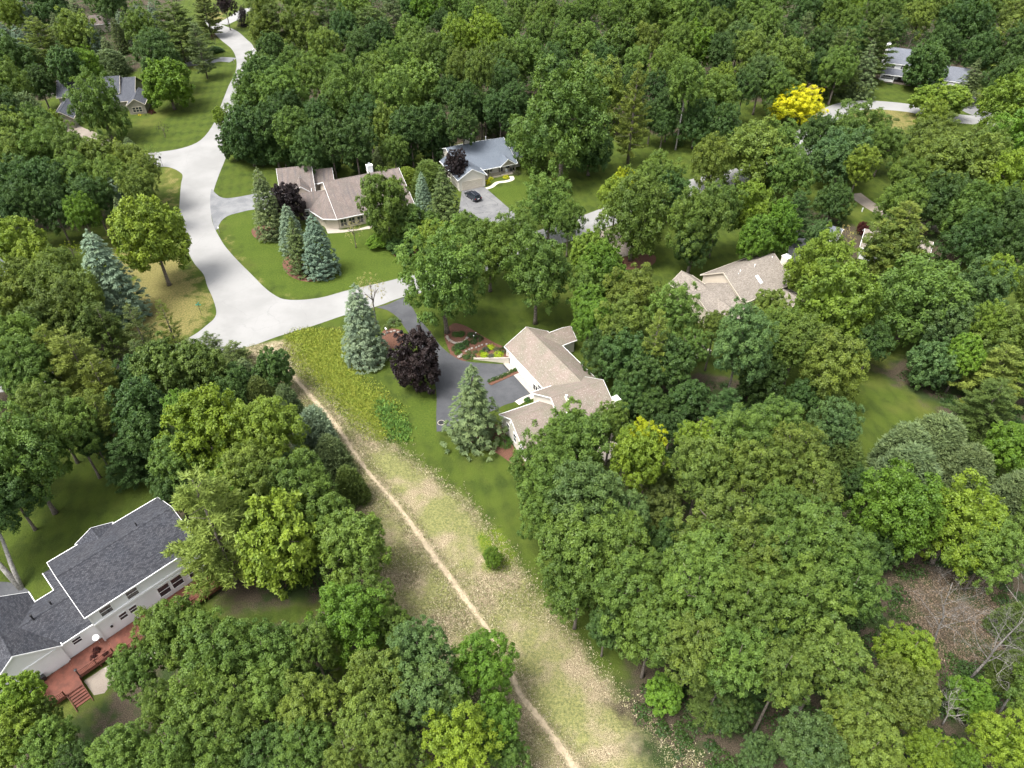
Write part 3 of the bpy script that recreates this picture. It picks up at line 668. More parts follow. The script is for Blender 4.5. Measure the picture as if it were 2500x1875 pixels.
def undergrowth():
    r = np.random.default_rng(8); C = []
    road = smooth(W(ROAD_PX), True, 2)
    for k, (poly, n, hm) in enumerate(((LITTER[3], 3600, 4.5), (LITTER[4], 450, 3.5), (LITTER[5], 350, 3.5), (LITTER[6], 500, 2.5), (LITTER[1], 220, 1.2), (LITTER[2], 200, 1.6), (LITTER[8], 200, 1.8), (LITTER[7], 260, 1.6), (LITTER[0], 620, 1.3))):
        P = np.array(poly); pts = r.uniform(P.min(0), P.max(0), (n*4, 2)); ok = (signed(poly, pts[:, 0], pts[:, 1]) > 2) & (signed(road, pts[:, 0], pts[:, 1]) < -3)
        for h in NOGROW: ok &= np.hypot(pts[:, 0]-h[0], pts[:, 1]-h[1]) > h[2]
        pts = pts[ok][:n]; C.append(np.c_[pts, r.uniform(.3, 1, len(pts))*hm, np.full(len(pts), float(hm < 2.6))])
    C = np.concatenate(C); S = np.repeat(np.arange(len(C)), np.where(C[:, 3] > .5, 80, 34)); m = len(S); q = np.where(C[S, 3] > .5, .42, 1.0); d = unit(r.normal(0, 1, (m, 3))); d[:, 2] = np.abs(d[:, 2])
    s = C[S, 2]; P = np.c_[C[S, :2], np.zeros(m)]+d*np.stack([.5+s*.42, .5+s*.42, s], 1)*r.uniform(.7, 1.05, m)[:, None]
    V = leaf_quads(P, unit(d+r.normal(0, .5, (m, 3))+np.array([0, 0, .5])), r.normal(0, 1, (m, 3)), r.uniform(.35, .8, m)*q, r.uniform(.3, .6, m)*q)
    me = make_leafmesh('undergrowth', V, np.clip(.4+r.normal(0, .15, len(C))[S]+r.normal(0, .1, m), 0, 1), LEAF)
    o = tag(link('undergrowth', me), 'dark leafy undergrowth filling the floor of the woods between the trunks', 'undergrowth', kind='stuff'); o.color = (.04, .08, .022, 1)
NOGROW = [(*at(x, y), r_) for x, y, r_ in ((850, 450, 22), (1180, 400, 22), (240, 240, 22), (2215, 190, 26), (2320, 200, 14), (1810, 690, 20), (2190, 590, 12), (230, 1450, 20), (2340, 1500, 6), (1000, 400, 8))]
undergrowth()
TC = {'G': (.098, .160, .038), 'D': (.056, .106, .034), 'V': (.098, .180, .026), 'L': (.142, .208, .034), 'O': (.116, .165, .038), 'B': (.082, .142, .055), 'Y': (.46, .44, .02), 'K': (.22, .27, .014), 'P': (.030, .021, .028), 'R': (.055, .014, .016), 'S': (.160, .225, .165), 'T': (.120, .165, .075), 'N': (.095, .130, .042), 'W': (.155, .200, .045), 'X': (.085, .128, .034), 'Z': (.34, .30, .16), 'E': (.140, .210, .028)}
# ------------------------------------------------------------------ houses
class House:
    """local frame: u along the front, v towards the back, origin on the ground"""
    def __init__(s, name, o, ang, label, cat='house', group='houses of the neighbourhood', wallm=CREAM_SIDING, roofm=ROOF_TAN, trim=WHITE):
        s.root = empty(name, (o[0], o[1], 0), math.radians(ang)); tag(s.root, label, cat, group)
        s.wm, s.rm, s.tm = wallm, roofm, trim
    def gable(s, u0, u1, vr, zr, vf, zf, vb, zb, axis='u', base=0.0, og=.35, oe=.35, walls=True, gable_over=None, th=.16, wallm=None, ends=(True, True), rname='roof'):
        """gabled block; ridge along axis at cross position vr, eaves at vf (low side) and vb"""
        sw = (lambda a, b, z: (a, b, z)) if axis == 'u' else (lambda a, b, z: (b, a, z))
        sf = (zr-zf)/abs(vr-vf); sb = (zr-zb)/abs(vb-vr); rb = MB(); e = .004
        flip = (axis != 'u')
        def roofside(va, za, front):
            p = [sw(u0, va, za), sw(u1, va, za), sw(u1, vr, zr), sw(u0, vr, zr)]
            sl = math.hypot(va-vr, zr-za); uv = [(u0, 0), (u1, 0), (u1, sl), (u0, sl)]
            ccw = front != flip
            if not ccw: p = p[::-1]; uv = uv[::-1]
            rb.slab(p, th, 0, uv)
        roofside(vf, zf, True); roofside(vb, zb, False)
        roof = rb.build(rname, s.rm, s.root)
        cap = MB(); k = .12
        pts = [sw(u0, vr-k, zr-k*sf+.03), sw(u1, vr-k, zr-k*sf+.03), sw(u1, vr, zr+.045), sw(u0, vr, zr+.045)]
        cap.slab(pts if not flip else pts[::-1], .04, 0, [(0, 0), (u1-u0, 0), (u1-u0, .1), (0, .1)])
        pts = [sw(u0, vr, zr+.045), sw(u1, vr, zr+.045), sw(u1, vr+k, zr-k*sb+.03), sw(u0, vr+k, zr-k*sb+.03)]
        cap.slab(pts if not flip else pts[::-1], .04, 0, [(0, 0), (u1-u0, 0), (u1-u0, .1), (0, .1)])
        cap.build('ridge_cap', s.rm, roof)
        tb = MB()
        for (va, za, sg) in ((vf, zf, -1), (vb, zb, 1)):
            tb.strip(sw(u0-.02, va+sg*.045, za+.01), sw(u1+.02, va+sg*.045, za+.01), .17, .09)
        for (uu, sg, on) in ((u0, -1, ends[0]), (u1, 1, ends[1])):
            if on:
                tb.strip(sw(uu+sg*.03, vf-.04, zf+.0), sw(uu+sg*.03, vr, zr+.02), .22, .05); tb.strip(sw(uu+sg*.03, vb+.04, zb), sw(uu+sg*.03, vr, zr+.02), .22, .05)
        tb.build('fascia', s.tm, roof)
        if walls:
            ww = MB(); t = th*.7; a0, a1 = u0+og, u1-og; f = vf+oe; b = vb-oe
            sec = [(f, base), (f, zf+sf*oe-t), (vr, zr-t), (b, zb+sb*oe-t), (b, base)]
            A = [sw(a0, v, z) for v, z in sec]; B = [sw(a1, v, z) for v, z in sec]
            def uvw(P): return [((p[0]+p[1]), p[2]) for p in P]
            P1, P2 = (A, B[::-1]) if not flip else (A[::-1], B)
            ww.poly(P1, uvw(P1)); ww.poly(P2, uvw(P2))
            for i in range(5):
                j = (i+1) % 5
                P = [A[j], A[i], B[i], B[j]] if not flip else [A[i], A[j], B[j], B[i]]
                ww.poly(P, uvw(P))
            return roof, ww.build('wall', wallm or s.wm, s.root)
        return roof, None
    def block(s, u0, v0, u1, v1, z0, z1, mat=None, name='wall'):
        b = MB(); b.box(u0, v0, z0, u1, v1, z1); return b.build(name, mat or s.wm, s.root)
    def window(s, u, v, z, w, h, face='f', name='window', frame=None, pane=GLASS, mull=1, rail=True, parent=None):
        """a window centred at (u, v, z) on a wall facing front (-v), back, left (-u) or right"""
        fr = MB(); p = MB(); t = .10; d = .06
        n, a = {'f': ((0, -1), (1, 0)), 'b': ((0, 1), (-1, 0)), 'l': ((-1, 0), (0, -1)), 'r': ((1, 0), (0, 1))}[face]
        def bx(m, a0, a1, z0, z1, n0, n1):
            c = [(u+a[0]*q+n[0]*k, v+a[1]*q+n[1]*k) for q, k in ((a0, n0), (a1, n0), (a1, n1), (a0, n1))]
            ar = sum(c[i][0]*c[(i+1) % 4][1]-c[(i+1) % 4][0]*c[i][1] for i in range(4))
            if ar < 0: c = c[::-1]
            m.hexa([(*q, z+z0) for q in c], [(*q, z+z1) for q in c])
        bx(fr, -w/2-t, -w/2, -h/2-t, h/2+t, -.02, d); bx(fr, w/2, w/2+t, -h/2-t, h/2+t, -.02, d)
        bx(fr, -w/2, w/2, h/2, h/2+t, -.02, d); bx(fr, -w/2, w/2, -h/2-t, -h/2, -.02, d)
        for k in range(1, mull+1 if mull > 0 else 1):
            if mull > 1: x = -w/2+w*k/mull; bx(fr, x-.05, x+.05, -h/2, h/2, -.02, d-.01) if k < mull else None
        if rail: bx(fr, -w/2, w/2, -.03, .03, -.02, d-.015)
        bx(p, -w/2, w/2, -h/2, h/2, -.03, .02)
        o = fr.build(name, frame or s.tm, parent or s.root); p.build('pane', pane, o); return o
    def garage_door(s, u, v, w, h=2.15, mat=None, z=0.0):
        b = MB(); n = 4; f = MB()
        for i in range(n):
            z0 = z+h*i/n+.012; z1 = z+h*(i+1)/n-.012; b.box(u-w/2, v-.06, z0, u+w/2, v+.02, z1)
            for k in range(max(2, int(w/.62))):
                m_ = max(2, int(w/.62)); x0 = u-w/2+w*k/m_+.07; b.box(x0, v-.075, z0+.09, x0+w/m_-.14, v-.05, z1-.09)
        d = b.build('garage_door', mat or s.tm, s.root)
        t = .14; f.box(u-w/2-t, v-.10, z, u-w/2-.01, v+.02, z+h+t); f.box(u+w/2+.01, v-.10, z, u+w/2+t, v+.02, z+h+t); f.box(u-w/2-.008, v-.10, z+h+.005, u+w/2+.008, v+.02, z+h+t-.003)
        f.build('door_frame', mat or s.tm, d); return d
    def corner(s, u, v, z0, z1, mat=None):
        b = MB(); b.box(u-.08, v-.08, z0, u+.08, v+.08, z1); return b.build('corner_board', mat or s.tm, s.root)
    def pipe(s, u, v, z0, z1, r=.07, mat=None, flange=True, name='roof_vent'):
        b = MB(); b.tube([(u, v, z0-.3), (u, v, z1)], [r, r], 10)
        if flange: b.tube([(u, v, z1-.03), (u, v, z1+.05)], [r*1.5, r*1.3], 10)
        return b.build(name, mat or WHITE, s.root)
    def chimney(s, u0, v0, u1, v1, z0, z1, mat=None, pots=1, cap=None, potm=None):
        b = MB(); b.box(u0, v0, z0, u1, v1, z1); c = b.build('chimney', mat or s.wm, s.root)
        k = MB(); k.box(u0-.08, v0-.08, z1, u1+.08, v1+.08, z1+.10); k.build('chimney_cap', cap or WHITE, c)
        for i in range(pots):
            x = u0+(u1-u0)*(i+.5)/pots; y = (v0+v1)/2; t = MB()
            t.tube([(x, y, z1+.1), (x, y, z1+.42)], [.15, .15], 12); t.tube([(x, y, z1+.45), (x, y, z1+.58), (x, y, z1+.64)], [.24, .24, .1], 12)
            t.build('flue_cap', potm or STEEL, c)
        return c

# ---- pale tan house in the middle: garage wing, annex, two-level main block
A = House('house', at(1285, 798, 5.15), -59.8, 'pale tan house with white garage doors and a speckled roof between the driveway and trees', wallm=CREAM_SIDING, roofm=ROOF_TAN)
A.gable(0, 17.0, 0, 5.15, -4.35, 2.6, 4.35, 2.6, og=.45, oe=.25, ends=(True, False))
# annex, ridge runs to the back
A.gable(.2, 7.4, 2.7, 4.35, .55, 2.6, 4.75, 2.6, axis='v', og=.3, oe=.25, ends=(False, True))
A.garage_door(2.75, -4.10, 2.45); A.garage_door(7.35, -4.10, 5.1)
A.window(11.1, -4.10, 1.35, .9, 1.1)
A.block(10.2, -4.16, 10.32, -4.02, 0, 2.45, WHITE, 'downspout')
A.corner(.45, -4.1, 0, 2.5); A.block(4.02, -4.18, 4.66, -4.05, 0, 2.4, WHITE, 'door_post')
ap = MB(); ap.box(1.2, -5.3, 0, 10.4, -4.12, .05); ap.build('apron', CONCRETE, A.root)
tr_ = MB(); tr_.box(1.4, -5.55, 0, 4.4, -5.35, .045); tr_.build('drain', DKMETAL, A.root)
A2 = House('house', (-1.5, 78.6), 26.3, 'x', wallm=CREAM_SIDING, roofm=ROOF_TAN)
A2.gable(-.3, 6.75, -3.6, 5.55, .45, 3.0, -8.3, 2.6, og=.4, oe=.3, ends=(True, False)) if False else None
def gA(u0, u1, vr, zr, v_near, z_near, v_far, z_far, **k): return A2.gable(u0, u1, vr, zr, v_near, z_near, v_far, z_far, **k)
gA(-.3, 6.75, -3.6, 5.55, -8.3, 2.65, .45, 3.0, og=.4, oe=.3, ends=(True, False))
gA(6.3, 15.4, -3.6, 7.15, -9.9, 3.1, 2.55, 3.2, og=.3, oe=.35)
A2.window(.10, -1.9, 2.2, .8, 1.3, 'l'); A2.window(.10, -4.2, 2.0, .8, 1.5, 'l'); A2.window(.10, -6.4, 1.7, .8, 1.6, 'l')
A2.corner(.10, .15, 0, 3.0)
A2.window(3.0, .15, 1.5, 1.2, 1.2, 'b'); A2.window(9, 2.2, 1.6, 1.6, 1.4, 'b')
b = MB(); b.box(7.1, -2.95, 5.9, 7.3, -2.75, 7.0)
A2.pipe(8.6, -4.3, 6.6, 7.25, .14); pf = MB(); pf.slab([(8.35, -4.75, 6.47), (8.85, -4.75, 6.47), (8.85, -4.05, 6.92), (8.35, -4.05, 6.92)], .05); pf.build('vent_flashing', CREAM, A2.root)
A2.pipe(7.6, -6.3, 5.2, 5.8, .06)
A2.chimney(15.2, -7.6, 16.1, -6.6, 0, 6.0, CREAM_SIDING, 1, WHITE, WHITE)
A2.block(-.42, -3.75, -.34, -3.45, 4.6, 5.0, WHITE, 'gable_vent')
A2.block(10.5, -13.0, 14.0, -10.0, 0.3, .55, BEIGE_SIDING, 'porch_floor')
for c in list(A2.root.children):
    c.parent = None
    mw = Matrix.Translation(A2.root.location) @ Matrix.Rotation(math.radians(26.3), 4, 'Z')
    ma = Matrix.Translation(A.root.location) @ Matrix.Rotation(math.radians(-59.8), 4, 'Z')
    c.parent = A.root; c.matrix_basis = ma.inverted() @ mw
bpy.data.objects.remove(A2.root)

# ---- white house with a red deck, lower left
H = House('house', (-47.4, 42.5), 46.8, 'large white house with dark slate-coloured shingles and a red wooden deck, lower left corner', wallm=WHITE_SIDING, roofm=ROOF_SLATE)
H.gable(-.12, 13.6, 5.3, 9.0, 0, 6.5, 10.6, 6.5, og=.3, oe=.28)
H.gable(6.4, 10.95, 5.55, 7.45, 3.3, 6.45, 7.8, 6.45, axis='v', og=.4, oe=.3, ends=(False, True))
H.gable(-7.4, .2, 4.75, 5.85, .8, 4.0, 8.5, 4.08, og=.05, oe=.2, ends=(False, False))
H.gable(.55, 10.4, -7.2, 7.05, -11.15, 4.05, -3.3, 4.1, axis='v', og=.25, oe=.2)
pr = MB(); pr.slab([(-1.1, 8.4, 4.12), (-.1, 8.4, 4.12), (-.1, 12.0, 4.0), (-1.1, 12.0, 4.0)], .16, 0, [(0, 0), (1, 0), (1, 3.6), (0, 3.6)]); pr.build('porch_roof', ROOF_SLATE, H.root)
pt = MB(); pt.strip((-1.15, 8.5, 4.14), (-1.15, 12.05, 4.02), .18, .08); pt.build('porch_fascia', WHITE, H.root)
bd = MB(); bd.box(.2, .10, 4.15, 13.2, .29, 4.45); bd.build('belt_board', WHITE, H.root)
H.corner(.22, .25, 0, 6.4); H.corner(13.25, .25, 0, 6.4)
WN = [((252, 1489), 1.25, 1.25, .28), ((308, 1451), 1.25, 1.25, .28)]
H.window(1.95, .28, 5.35, 1.25, 1.3); H.window(5.0, .28, 5.35, 1.25, 1.3)
H.window(3.05, .28, 2.85, .85, .95); H.window(4.25, .28, 2.85, .85, .95)
H.window(8.0, .28, 2.6, 1.3, 1.7); H.window(9.65, .28, 2.6, 1.3, 1.7); H.window(11.9, .28, 2.4, 1.5, 2.2)
hd = MB(); hd.box(7.2, .12, 3.62, 10.5, .27, 3.85); hd.build('window_header', WHITE, H.root)
H.window(-1.95, 1.0, 2.9, .9, .8)
dr = MB(); dr.box(-5.05, .86, 1.02, -4.0, .985, 3.15); dd = dr.build('door', TEAL, H.root)
dk = MB(); dk.box(-4.9, .82, 1.9, -4.15, .865, 3.0); dk.build('pane', GLASS, dd)
dk = MB(); dk.box(-5.2, .84, 1.0, -5.06, .98, 3.3); dk.box(-3.99, .84, 1.0, -3.85, .98, 3.3); dk.box(-5.06, .84, 3.16, -3.99, .98, 3.3); dk.build('door_frame', WHITE, dd)
for (u, v, z) in ((1.3, 6.9, 8.1),):
    pass
H.pipe(-2.0, 5.3, 5.4, 6.2, .09, BLACK); H.pipe(-4.1, 4.6, 5.6, 6.7, .10, BLACK); H.pipe(9.4, 5.9, 8.5, 9.3, .08, BLACK)
ms = MB(); ms.box(1.4, .16, 2.3, 1.65, .26, 2.6); ms.build('vent_hood', BLACK, H.root)
ut = MB(); ut.box(-6.9, .3, 1.0, -6.2, .74, 1.7); ut.build('meter_box', DKMETAL, H.root)
# satellite dish on its arm
sd_ = empty('satellite_dish', H.root.matrix_basis @ Vector((-.75, .45, 1.0))); sd_.location = Matrix.Translation(H.root.location) @ Matrix.Rotation(math.radians(46.8), 4, 'Z') @ Vector((-.35, .35, 1.0))
sd_.scale = (.7, .7, .7); tag(sd_, 'white satellite dish on a pole in the corner of the red deck', 'satellite dish')
b = MB(); b.tube([(0, 0, 0), (0, 0, 1.6), (.1, -.1, 1.9)], [.05, .05, .04], 8); b.build('pole', STEEL, sd_)
b = MB(); n = 20
for r0, r1, z0, z1 in ((.01, .2, 0, .02), (.2, .4, .02, .08), (.4, .52, .08, .15)):
    for k in range(n):
        a0, a1 = 2*math.pi*k/n, 2*math.pi*(k+1)/n
        b.poly([(math.cos(a0)*r0, math.sin(a0)*r0, z0), (math.cos(a0)*r1, math.sin(a0)*r1, z1), (math.cos(a1)*r1, math.sin(a1)*r1, z1), (math.cos(a1)*r0, math.sin(a1)*r0, z0)])
ds = b.build('reflector', WHITE, sd_, True); ds.location = (.1, -.1, 1.95); ds.rotation_euler = (.5, .35, 0)
b = MB(); b.tube([(.1, -.1, 1.9), (.3, -.5, 2.3)], [.02, .03], 6); b.build('arm', DKMETAL, sd_)

# the deck
dkr = empty('deck', (-47.4, 42.5, 0), math.radians(46.8)); tag(dkr, 'long red-stained wooden deck with railing and steps along the white house', 'deck')
def boards(u0, u1, v0, v1, z, name='decking'):
    b = MB(); y = v0
    while y < v1-.02:
        b.box(u0, y, z-.05, u1, min(y+.138, v1), z); y += .145
    return b.build(name, DECK_RED, dkr, kind='stuff')
boards(.3, 13.4, -2.95, .24, 1.0); boards(-3.72, .28, -1.95, .95, .92); boards(-7.2, -3.74, -3.05, .7, .85)
b = MB()
for x0, x1, y0, y1, z in ((.3, 13.4, -2.99, .1, .94), (-3.72, .28, -1.99, .9, .86), (-7.2, -3.76, -3.09, .6, .79)):
    b.box(x0, y0-.02, z-.25, x1, y0+.03, z+.005)
    b.box(x0, y0+.03, z-.2, x0+.04, y1, z)
    for k in range(int((x1-x0)/2.2)+1): b.box(x0+k*2.2, y0+.05, -.05, x0+k*2.2+.12, y0+.17, z-.2)
b.build('joists', DECK_RED, dkr)
def railing(pts, z, h=.95):
    for (p, q) in zip(pts[:-1], pts[1:]):
        L = math.dist(p, q); n = max(1, round(L/1.9)); bal = MB(); rl = MB()
        d = ((q[0]-p[0])/L, (q[1]-p[1])/L)
        for k in range(n+1):
            x, y = p[0]+d[0]*L*k/n, p[1]+d[1]*L*k/n; pb = MB(); pb.box(x-.06, y-.06, z-.25, x+.06, y+.06, z+h+.08); pb.box(x-.08, y-.08, z+h+.082, x+.08, y+.08, z+h+.13); pb.build('railing_post', DECK_RED, dkr)
        m_ = int(L/.14)
        for k in range(m_):
            x, y = p[0]+d[0]*(k+.5)*L/m_, p[1]+d[1]*(k+.5)*L/m_; bal.box(x-.02, y-.02, z+.08, x+.02, y+.02, z+h-.04)
        bal.build('balusters', DECK_RED, dkr, kind='stuff')
        nx, ny = -d[1]*.06, d[0]*.06
        for zz, t in ((z+h-.03, .05), (z+.05, .04)):
            c = [(p[0]-nx, p[1]-ny), (q[0]-nx, q[1]-ny), (q[0]+nx, q[1]+ny), (p[0]+nx, p[1]+ny)]
            rl.hexa([(*a, zz) for a in c], [(*a, zz+t) for a in c])
            rl.build('handrail', DECK_RED, dkr); rl = MB()
railing([(.35, -2.9), (13.3, -2.9)], 1.0); railing([(-3.6, -1.9), (.22, -1.9)], .92); railing([(-7.1, -3.0), (-5.6, -3.0)], .85); railing([(-7.1, .5), (-7.1, -2.9)], .85)
for k in range(6):
    b = MB(); b.box(-5.45, -3.42-k*.31, .60-k*.14, -3.85, -3.10-k*.31, .65-k*.14); b.build('step', DECK_RED, dkr)
b = MB()
for x in (-5.55, -3.83):
    b.hexa([(x, -5.2, -.1), (x+.06, -5.2, -.1), (x+.06, -3.05, .45), (x, -3.05, .45)], [(x, -5.2, .12), (x+.06, -5.2, .12), (x+.06, -3.05, .82), (x, -3.05, .82)])
b.build('stringer', DECK_RED, dkr)
DM = Matrix.Translation(H.root.location) @ Matrix.Rotation(math.radians(46.8), 4, 'Z')
def on_deck(u, v, z=1.0): return tuple(DM @ Vector((u, v, z)))
# table, chairs, grill, planter
t = empty('patio_table', on_deck(5.5, -1.35)); tag(t, 'round dark glass-topped patio table with a centre hole on the red deck', 'table')
b = MB(); b.lathe((0, 0, .68), [(.62, 0), (.64, .02), (.62, .04)], 24); b.build('table_top', DKMETAL, t, True)
b = MB(); b.lathe((0, 0, .74), [(.07, 0), (.07, .05), (.03, .06)], 12); b.build('hub', STEEL, t)
for k in range(4):
    a = k*math.pi/2+.4; b = MB(); b.tube([(math.cos(a)*.45, math.sin(a)*.45, 0), (math.cos(a)*.3, math.sin(a)*.3, .68)], [.025, .025], 6); b.build('leg', DKMETAL, t)
def patio_chair(loc, rz, mat, label, group='patio chairs', rocker=False):
    c = empty('patio_chair', loc, rz); tag(c, label, 'chair', group)
    b = MB(); b.box(-.26, -.25, .40, .26, .27, .44); b.build('seat', mat, c)
    b = MB(); b.hexa([(-.25, .25, .44), (.25, .25, .44), (.25, .29, .44), (-.25, .29, .44)], [(-.24, .38, .98), (.24, .38, .98), (.24, .42, .98), (-.24, .42, .98)]); b.build('backrest', mat, c)
    for sx in (-1, 1):
        for sy in (-1, 1):
            b = MB(); b.box(sx*.24-.02, sy*.23-.02, 0.02, sx*.24+.02, sy*.23+.02, .40); b.build('leg', mat, c)
        b = MB(); b.box(sx*.29-.025, -.25, .62, sx*.29+.025, .30, .65); b.box(sx*.29-.02, -.24, .40, sx*.29+.02, -.20, .62); b.build('armrest', mat, c)
        if rocker: b = MB(); b.tube([(sx*.24, -.4, .06), (sx*.24, 0, 0.0), (sx*.24, .5, .1)], [.02, .02, .02], 6); b.build('rocker', mat, c)
patio_chair(on_deck(4.5, -1.9), math.radians(46.8+120), DKMETAL, 'dark patio chair on the left of the round deck table')
patio_chair(on_deck(6.6, -.9), math.radians(46.8-60), DKMETAL, 'dark patio chair on the right of the round deck table')
g_ = empty('grill', on_deck(8.9, -2.1), math.radians(46.8)); tag(g_, 'black covered barbecue grill by the deck railing under the pine', 'grill')
b = MB(); b.box(-.6, -.28, .1, .6, .28, .85); b.build('cabinet', BLACK, g_)
b = MB(); b.tube([(-.45, 0, .88), (.45, 0, .88)], [.28, .28], 14); b.build('lid', BLACK, g_, True)
for sx in (-1, 1): b = MB(); b.box(sx*.72-.12, -.24, .8, sx*.72+.12, .24, .84); b.build('side_shelf', DKMETAL, g_)
def shrub(loc, r, col, label, cat='shrub', group=None, hs=.9, i=0, mulch=False, name='shrub'):
    s = empty(name, (loc[0], loc[1], loc[2] if len(loc) > 2 else 0), random.Random(int(loc[0]*37+loc[1])).uniform(0, 6)); tag(s, label, cat, group)
    f = link('foliage', SHR[i % 3], s); f.scale = (r, r, r*hs); f.color = (*col, 1)
    b = MB(); b.tube([(0, 0, -.05), (0, 0, r*hs*.8)], [.05*r+.02, .02], 6)
    for k in range(5): b.tube([(0, 0, .1*r), (math.cos(k*1.26)*r*.6, math.sin(k*1.26)*r*.6, r*hs*.6)], [.02*r+.01, .008], 4)
    b.build('stem', BARK, s); return s
pl = empty('planter', on_deck(1.0, -2.35)); tag(pl, 'reddish planter box holding a bright green bush by the deck railing', 'planter')
b = MB(); b.box(-.45, -.42, 0, .45, .42, .32); b.build('box', DECK_RED, pl)
f = link('foliage', SHR[0], pl); f.location = (0, 0, .3); f.scale = (.55, .55, .6); f.color = (.09, .19, .012, 1)
for k, (u, v, z, r, hh) in enumerate(((-1.0, -.3, .92, .45, .5), (-1.6, -.9, .92, .4, .4), (-.5, -1.4, .92, .35, .35))):
    shrub(on_deck(u, v, z), r, TC['R'], 'potted dark red leafy plant on the lower deck, %s' % ('beside the satellite dish', 'in the middle of the boards', 'next to the railing')[k], 'plant', 'potted plants on the deck', hh/r, 1, name='potted_plant')
bx_ = empty('storage_box', on_deck(3.4, -4.0, 0), .5); tag(bx_, 'small turquoise plastic box on the ground below the deck', 'box')
b = MB(); b.box(-.4, -.25, 0, .4, .25, .4); b.build('body', TEALBOX, bx_); b = MB(); b.box(-.43, -.28, .402, .43, .28, .47); b.build('lid', TEALBOX, bx_)
sheet('patio', [on_deck(u, v, 0)[:2] for u, v in ((-1.5, -2.2), (3.0, -3.2), (6, -3.2), (6.0, -5.5), (2.0, -5.2), (-.5, -4.2))], .012, CONCRETE)
sheet('gravel_bed', [on_deck(u, v, 0)[:2] for u, v in ((-3.6, -2.1), (-1.5, -2.2), (-.6, -4.2), (-2.6, -5.2), (-3.5, -4.6))], .010, TAN_DRIVE)
lp = empty('lamp_post', on_deck(-3.55, -2.2, .92)); tag(lp, 'short dark lamp post standing at the top of the deck steps', 'lamp')
b = MB(); b.tube([(0, 0, 0), (0, 0, 1.5)], [.04, .04], 8); b.build('post', DKMETAL, lp); b = MB(); b.lathe((0, 0, 1.5), [(.08, 0), (.16, .08), (.17, .2), (.05, .28)], 10); b.build('lamp_head', DKMETAL, lp)

# ---- brown-roofed house
C0 = at(829, 534, 2.6)
Cc = House('house', C0, 25, 'beige house with brown shingled roofs and an angled bay front behind the three spruces', wallm=BEIGE_SIDING, roofm=ROOF_BROWN)
def uvh(hh, px, py, z):
    x, y = at(px, py, z); p = (hh.root.matrix_basis.inverted() if False else (Matrix.Translation(hh.root.location) @ Matrix.Rotation(hh.root.rotation_euler.z, 4, 'Z')).inverted()) @ Vector((x, y, z)); return (p.x, p.y)
Cc.gable(-.6, 17.2, 9.4, 7.3, -.2, 2.7, 18.5, 2.9, og=.4, oe=.5)
# bay end with angled eaves
rb = MB(); e0 = (-.6, -.2, 2.7); apx = (-.62, 5.6, 5.48)
pb = [(-3.4, 1.3, 2.7), (-.62, -.2, 2.7), (-.62, 5.6, 5.40)]
rb.slab(pb, .16, 0, [(0, 0), (3.2, 0), (3.2, 6)]); rb.slab([(-5.2, 6.6, 2.7), (-3.4, 1.3, 2.7), (-.62, 5.6, 5.40), (-.62, 9.3, 5.3)], .16, 0, [(0, 0), (5.6, 0), (5.0, 5), (1, 6)])
rr_ = rb.build('bay_roof', ROOF_BROWN, Cc.root)
tb = MB(); tb.strip((-3.45, 1.25, 2.72), (-.6, -.26, 2.72), .2, .09); tb.strip((-5.25, 6.6, 2.72), (-3.45, 1.25, 2.72), .2, .09); tb.build('fascia', WHITE, rr_)
wb_ = MB(); wb_.hexa([(-2.9, 1.8, 0), (-.3, .35, 0), (-.3, 8, 0), (-4.5, 6.6, 0)], [(-2.9, 1.8, 2.6), (-.3, .35, 2.6), (-.3, 8, 2.6), (-4.5, 6.6, 2.6)]); wb_.build('bay_wall', BEIGE_SIDING, Cc.root)
for k in range(4):
    f = (k+.5)/4; u = .8+k*1.9; Cc.window(u, .30, 1.35, 1.3, 1.5, 'f', frame=BEIGE_SIDING, mull=2)
# connector with a small dormer, and the far left blocks
CL = House('house', (C0[0], C0[1]), 15, 'x', wallm=BEIGE_SIDING, roofm=ROOF_BROWN)
def q(px, py, z):
    x, y = at(px, py, z); v = Matrix.Rotation(math.radians(-15), 4, 'Z') @ Vector((x-C0[0], y-C0[1], 0)); return round(v.x, 2), round(v.y, 2)
print('C', {k: q(*v) for k, v in dict(l1=(688, 403, 6.6), l2=(770, 394, 6.6), l4=(715, 474, 2.8), l3=(779, 458, 3.5), s1=(772, 404, 5.2), s2=(820, 400, 5.2), s3=(826, 432, 3.2), c0=(742, 468, 5), c1=(785, 459, 5), ce0=(756, 503, 2.7), ce1=(768, 502, 2.7)).items()})
CL.gable(-12.3, -4.3, 20.4, 6.7, 13.2, 2.8, 27.5, 2.8, og=.4, oe=.4)
CL.gable(-4.5, .3, 20.8, 5.3, 17.6, 3.3, 24.0, 3.3, og=.3, oe=.3)
CL.gable(-8.2, 2.0, 9.4, 5.2, 6.2, 2.7, 15.0, 2.6, og=.3, oe=.3)
CL.gable(12.5, 17.5, -7.4, 5.3, -9.6, 3.6, -5.2, 3.6, axis='v', og=.2, oe=.2)
for u in (-7.0, -5.2, -3.6): CL.window(u, 6.5, 1.4, 1.0, 1.2)
for c in list(CL.root.children):
    mw = Matrix.Translation(CL.root.location) @ Matrix.Rotation(math.radians(15), 4, 'Z'); ma = Matrix.Translation(Cc.root.location) @ Matrix.Rotation(math.radians(25), 4, 'Z')
    c.parent = Cc.root; c.matrix_basis = ma.inverted() @ mw
bpy.data.objects.remove(CL.root)
Cc.chimney(10.0, 10.2, 11.3, 11.1, 4, 8.6, WHITE_SIDING, 1)
sheet('patio', W([(790, 545), (800, 570), (835, 568), (905, 558), (912, 548), (870, 560), (830, 561)]), .014, CONCRETE)

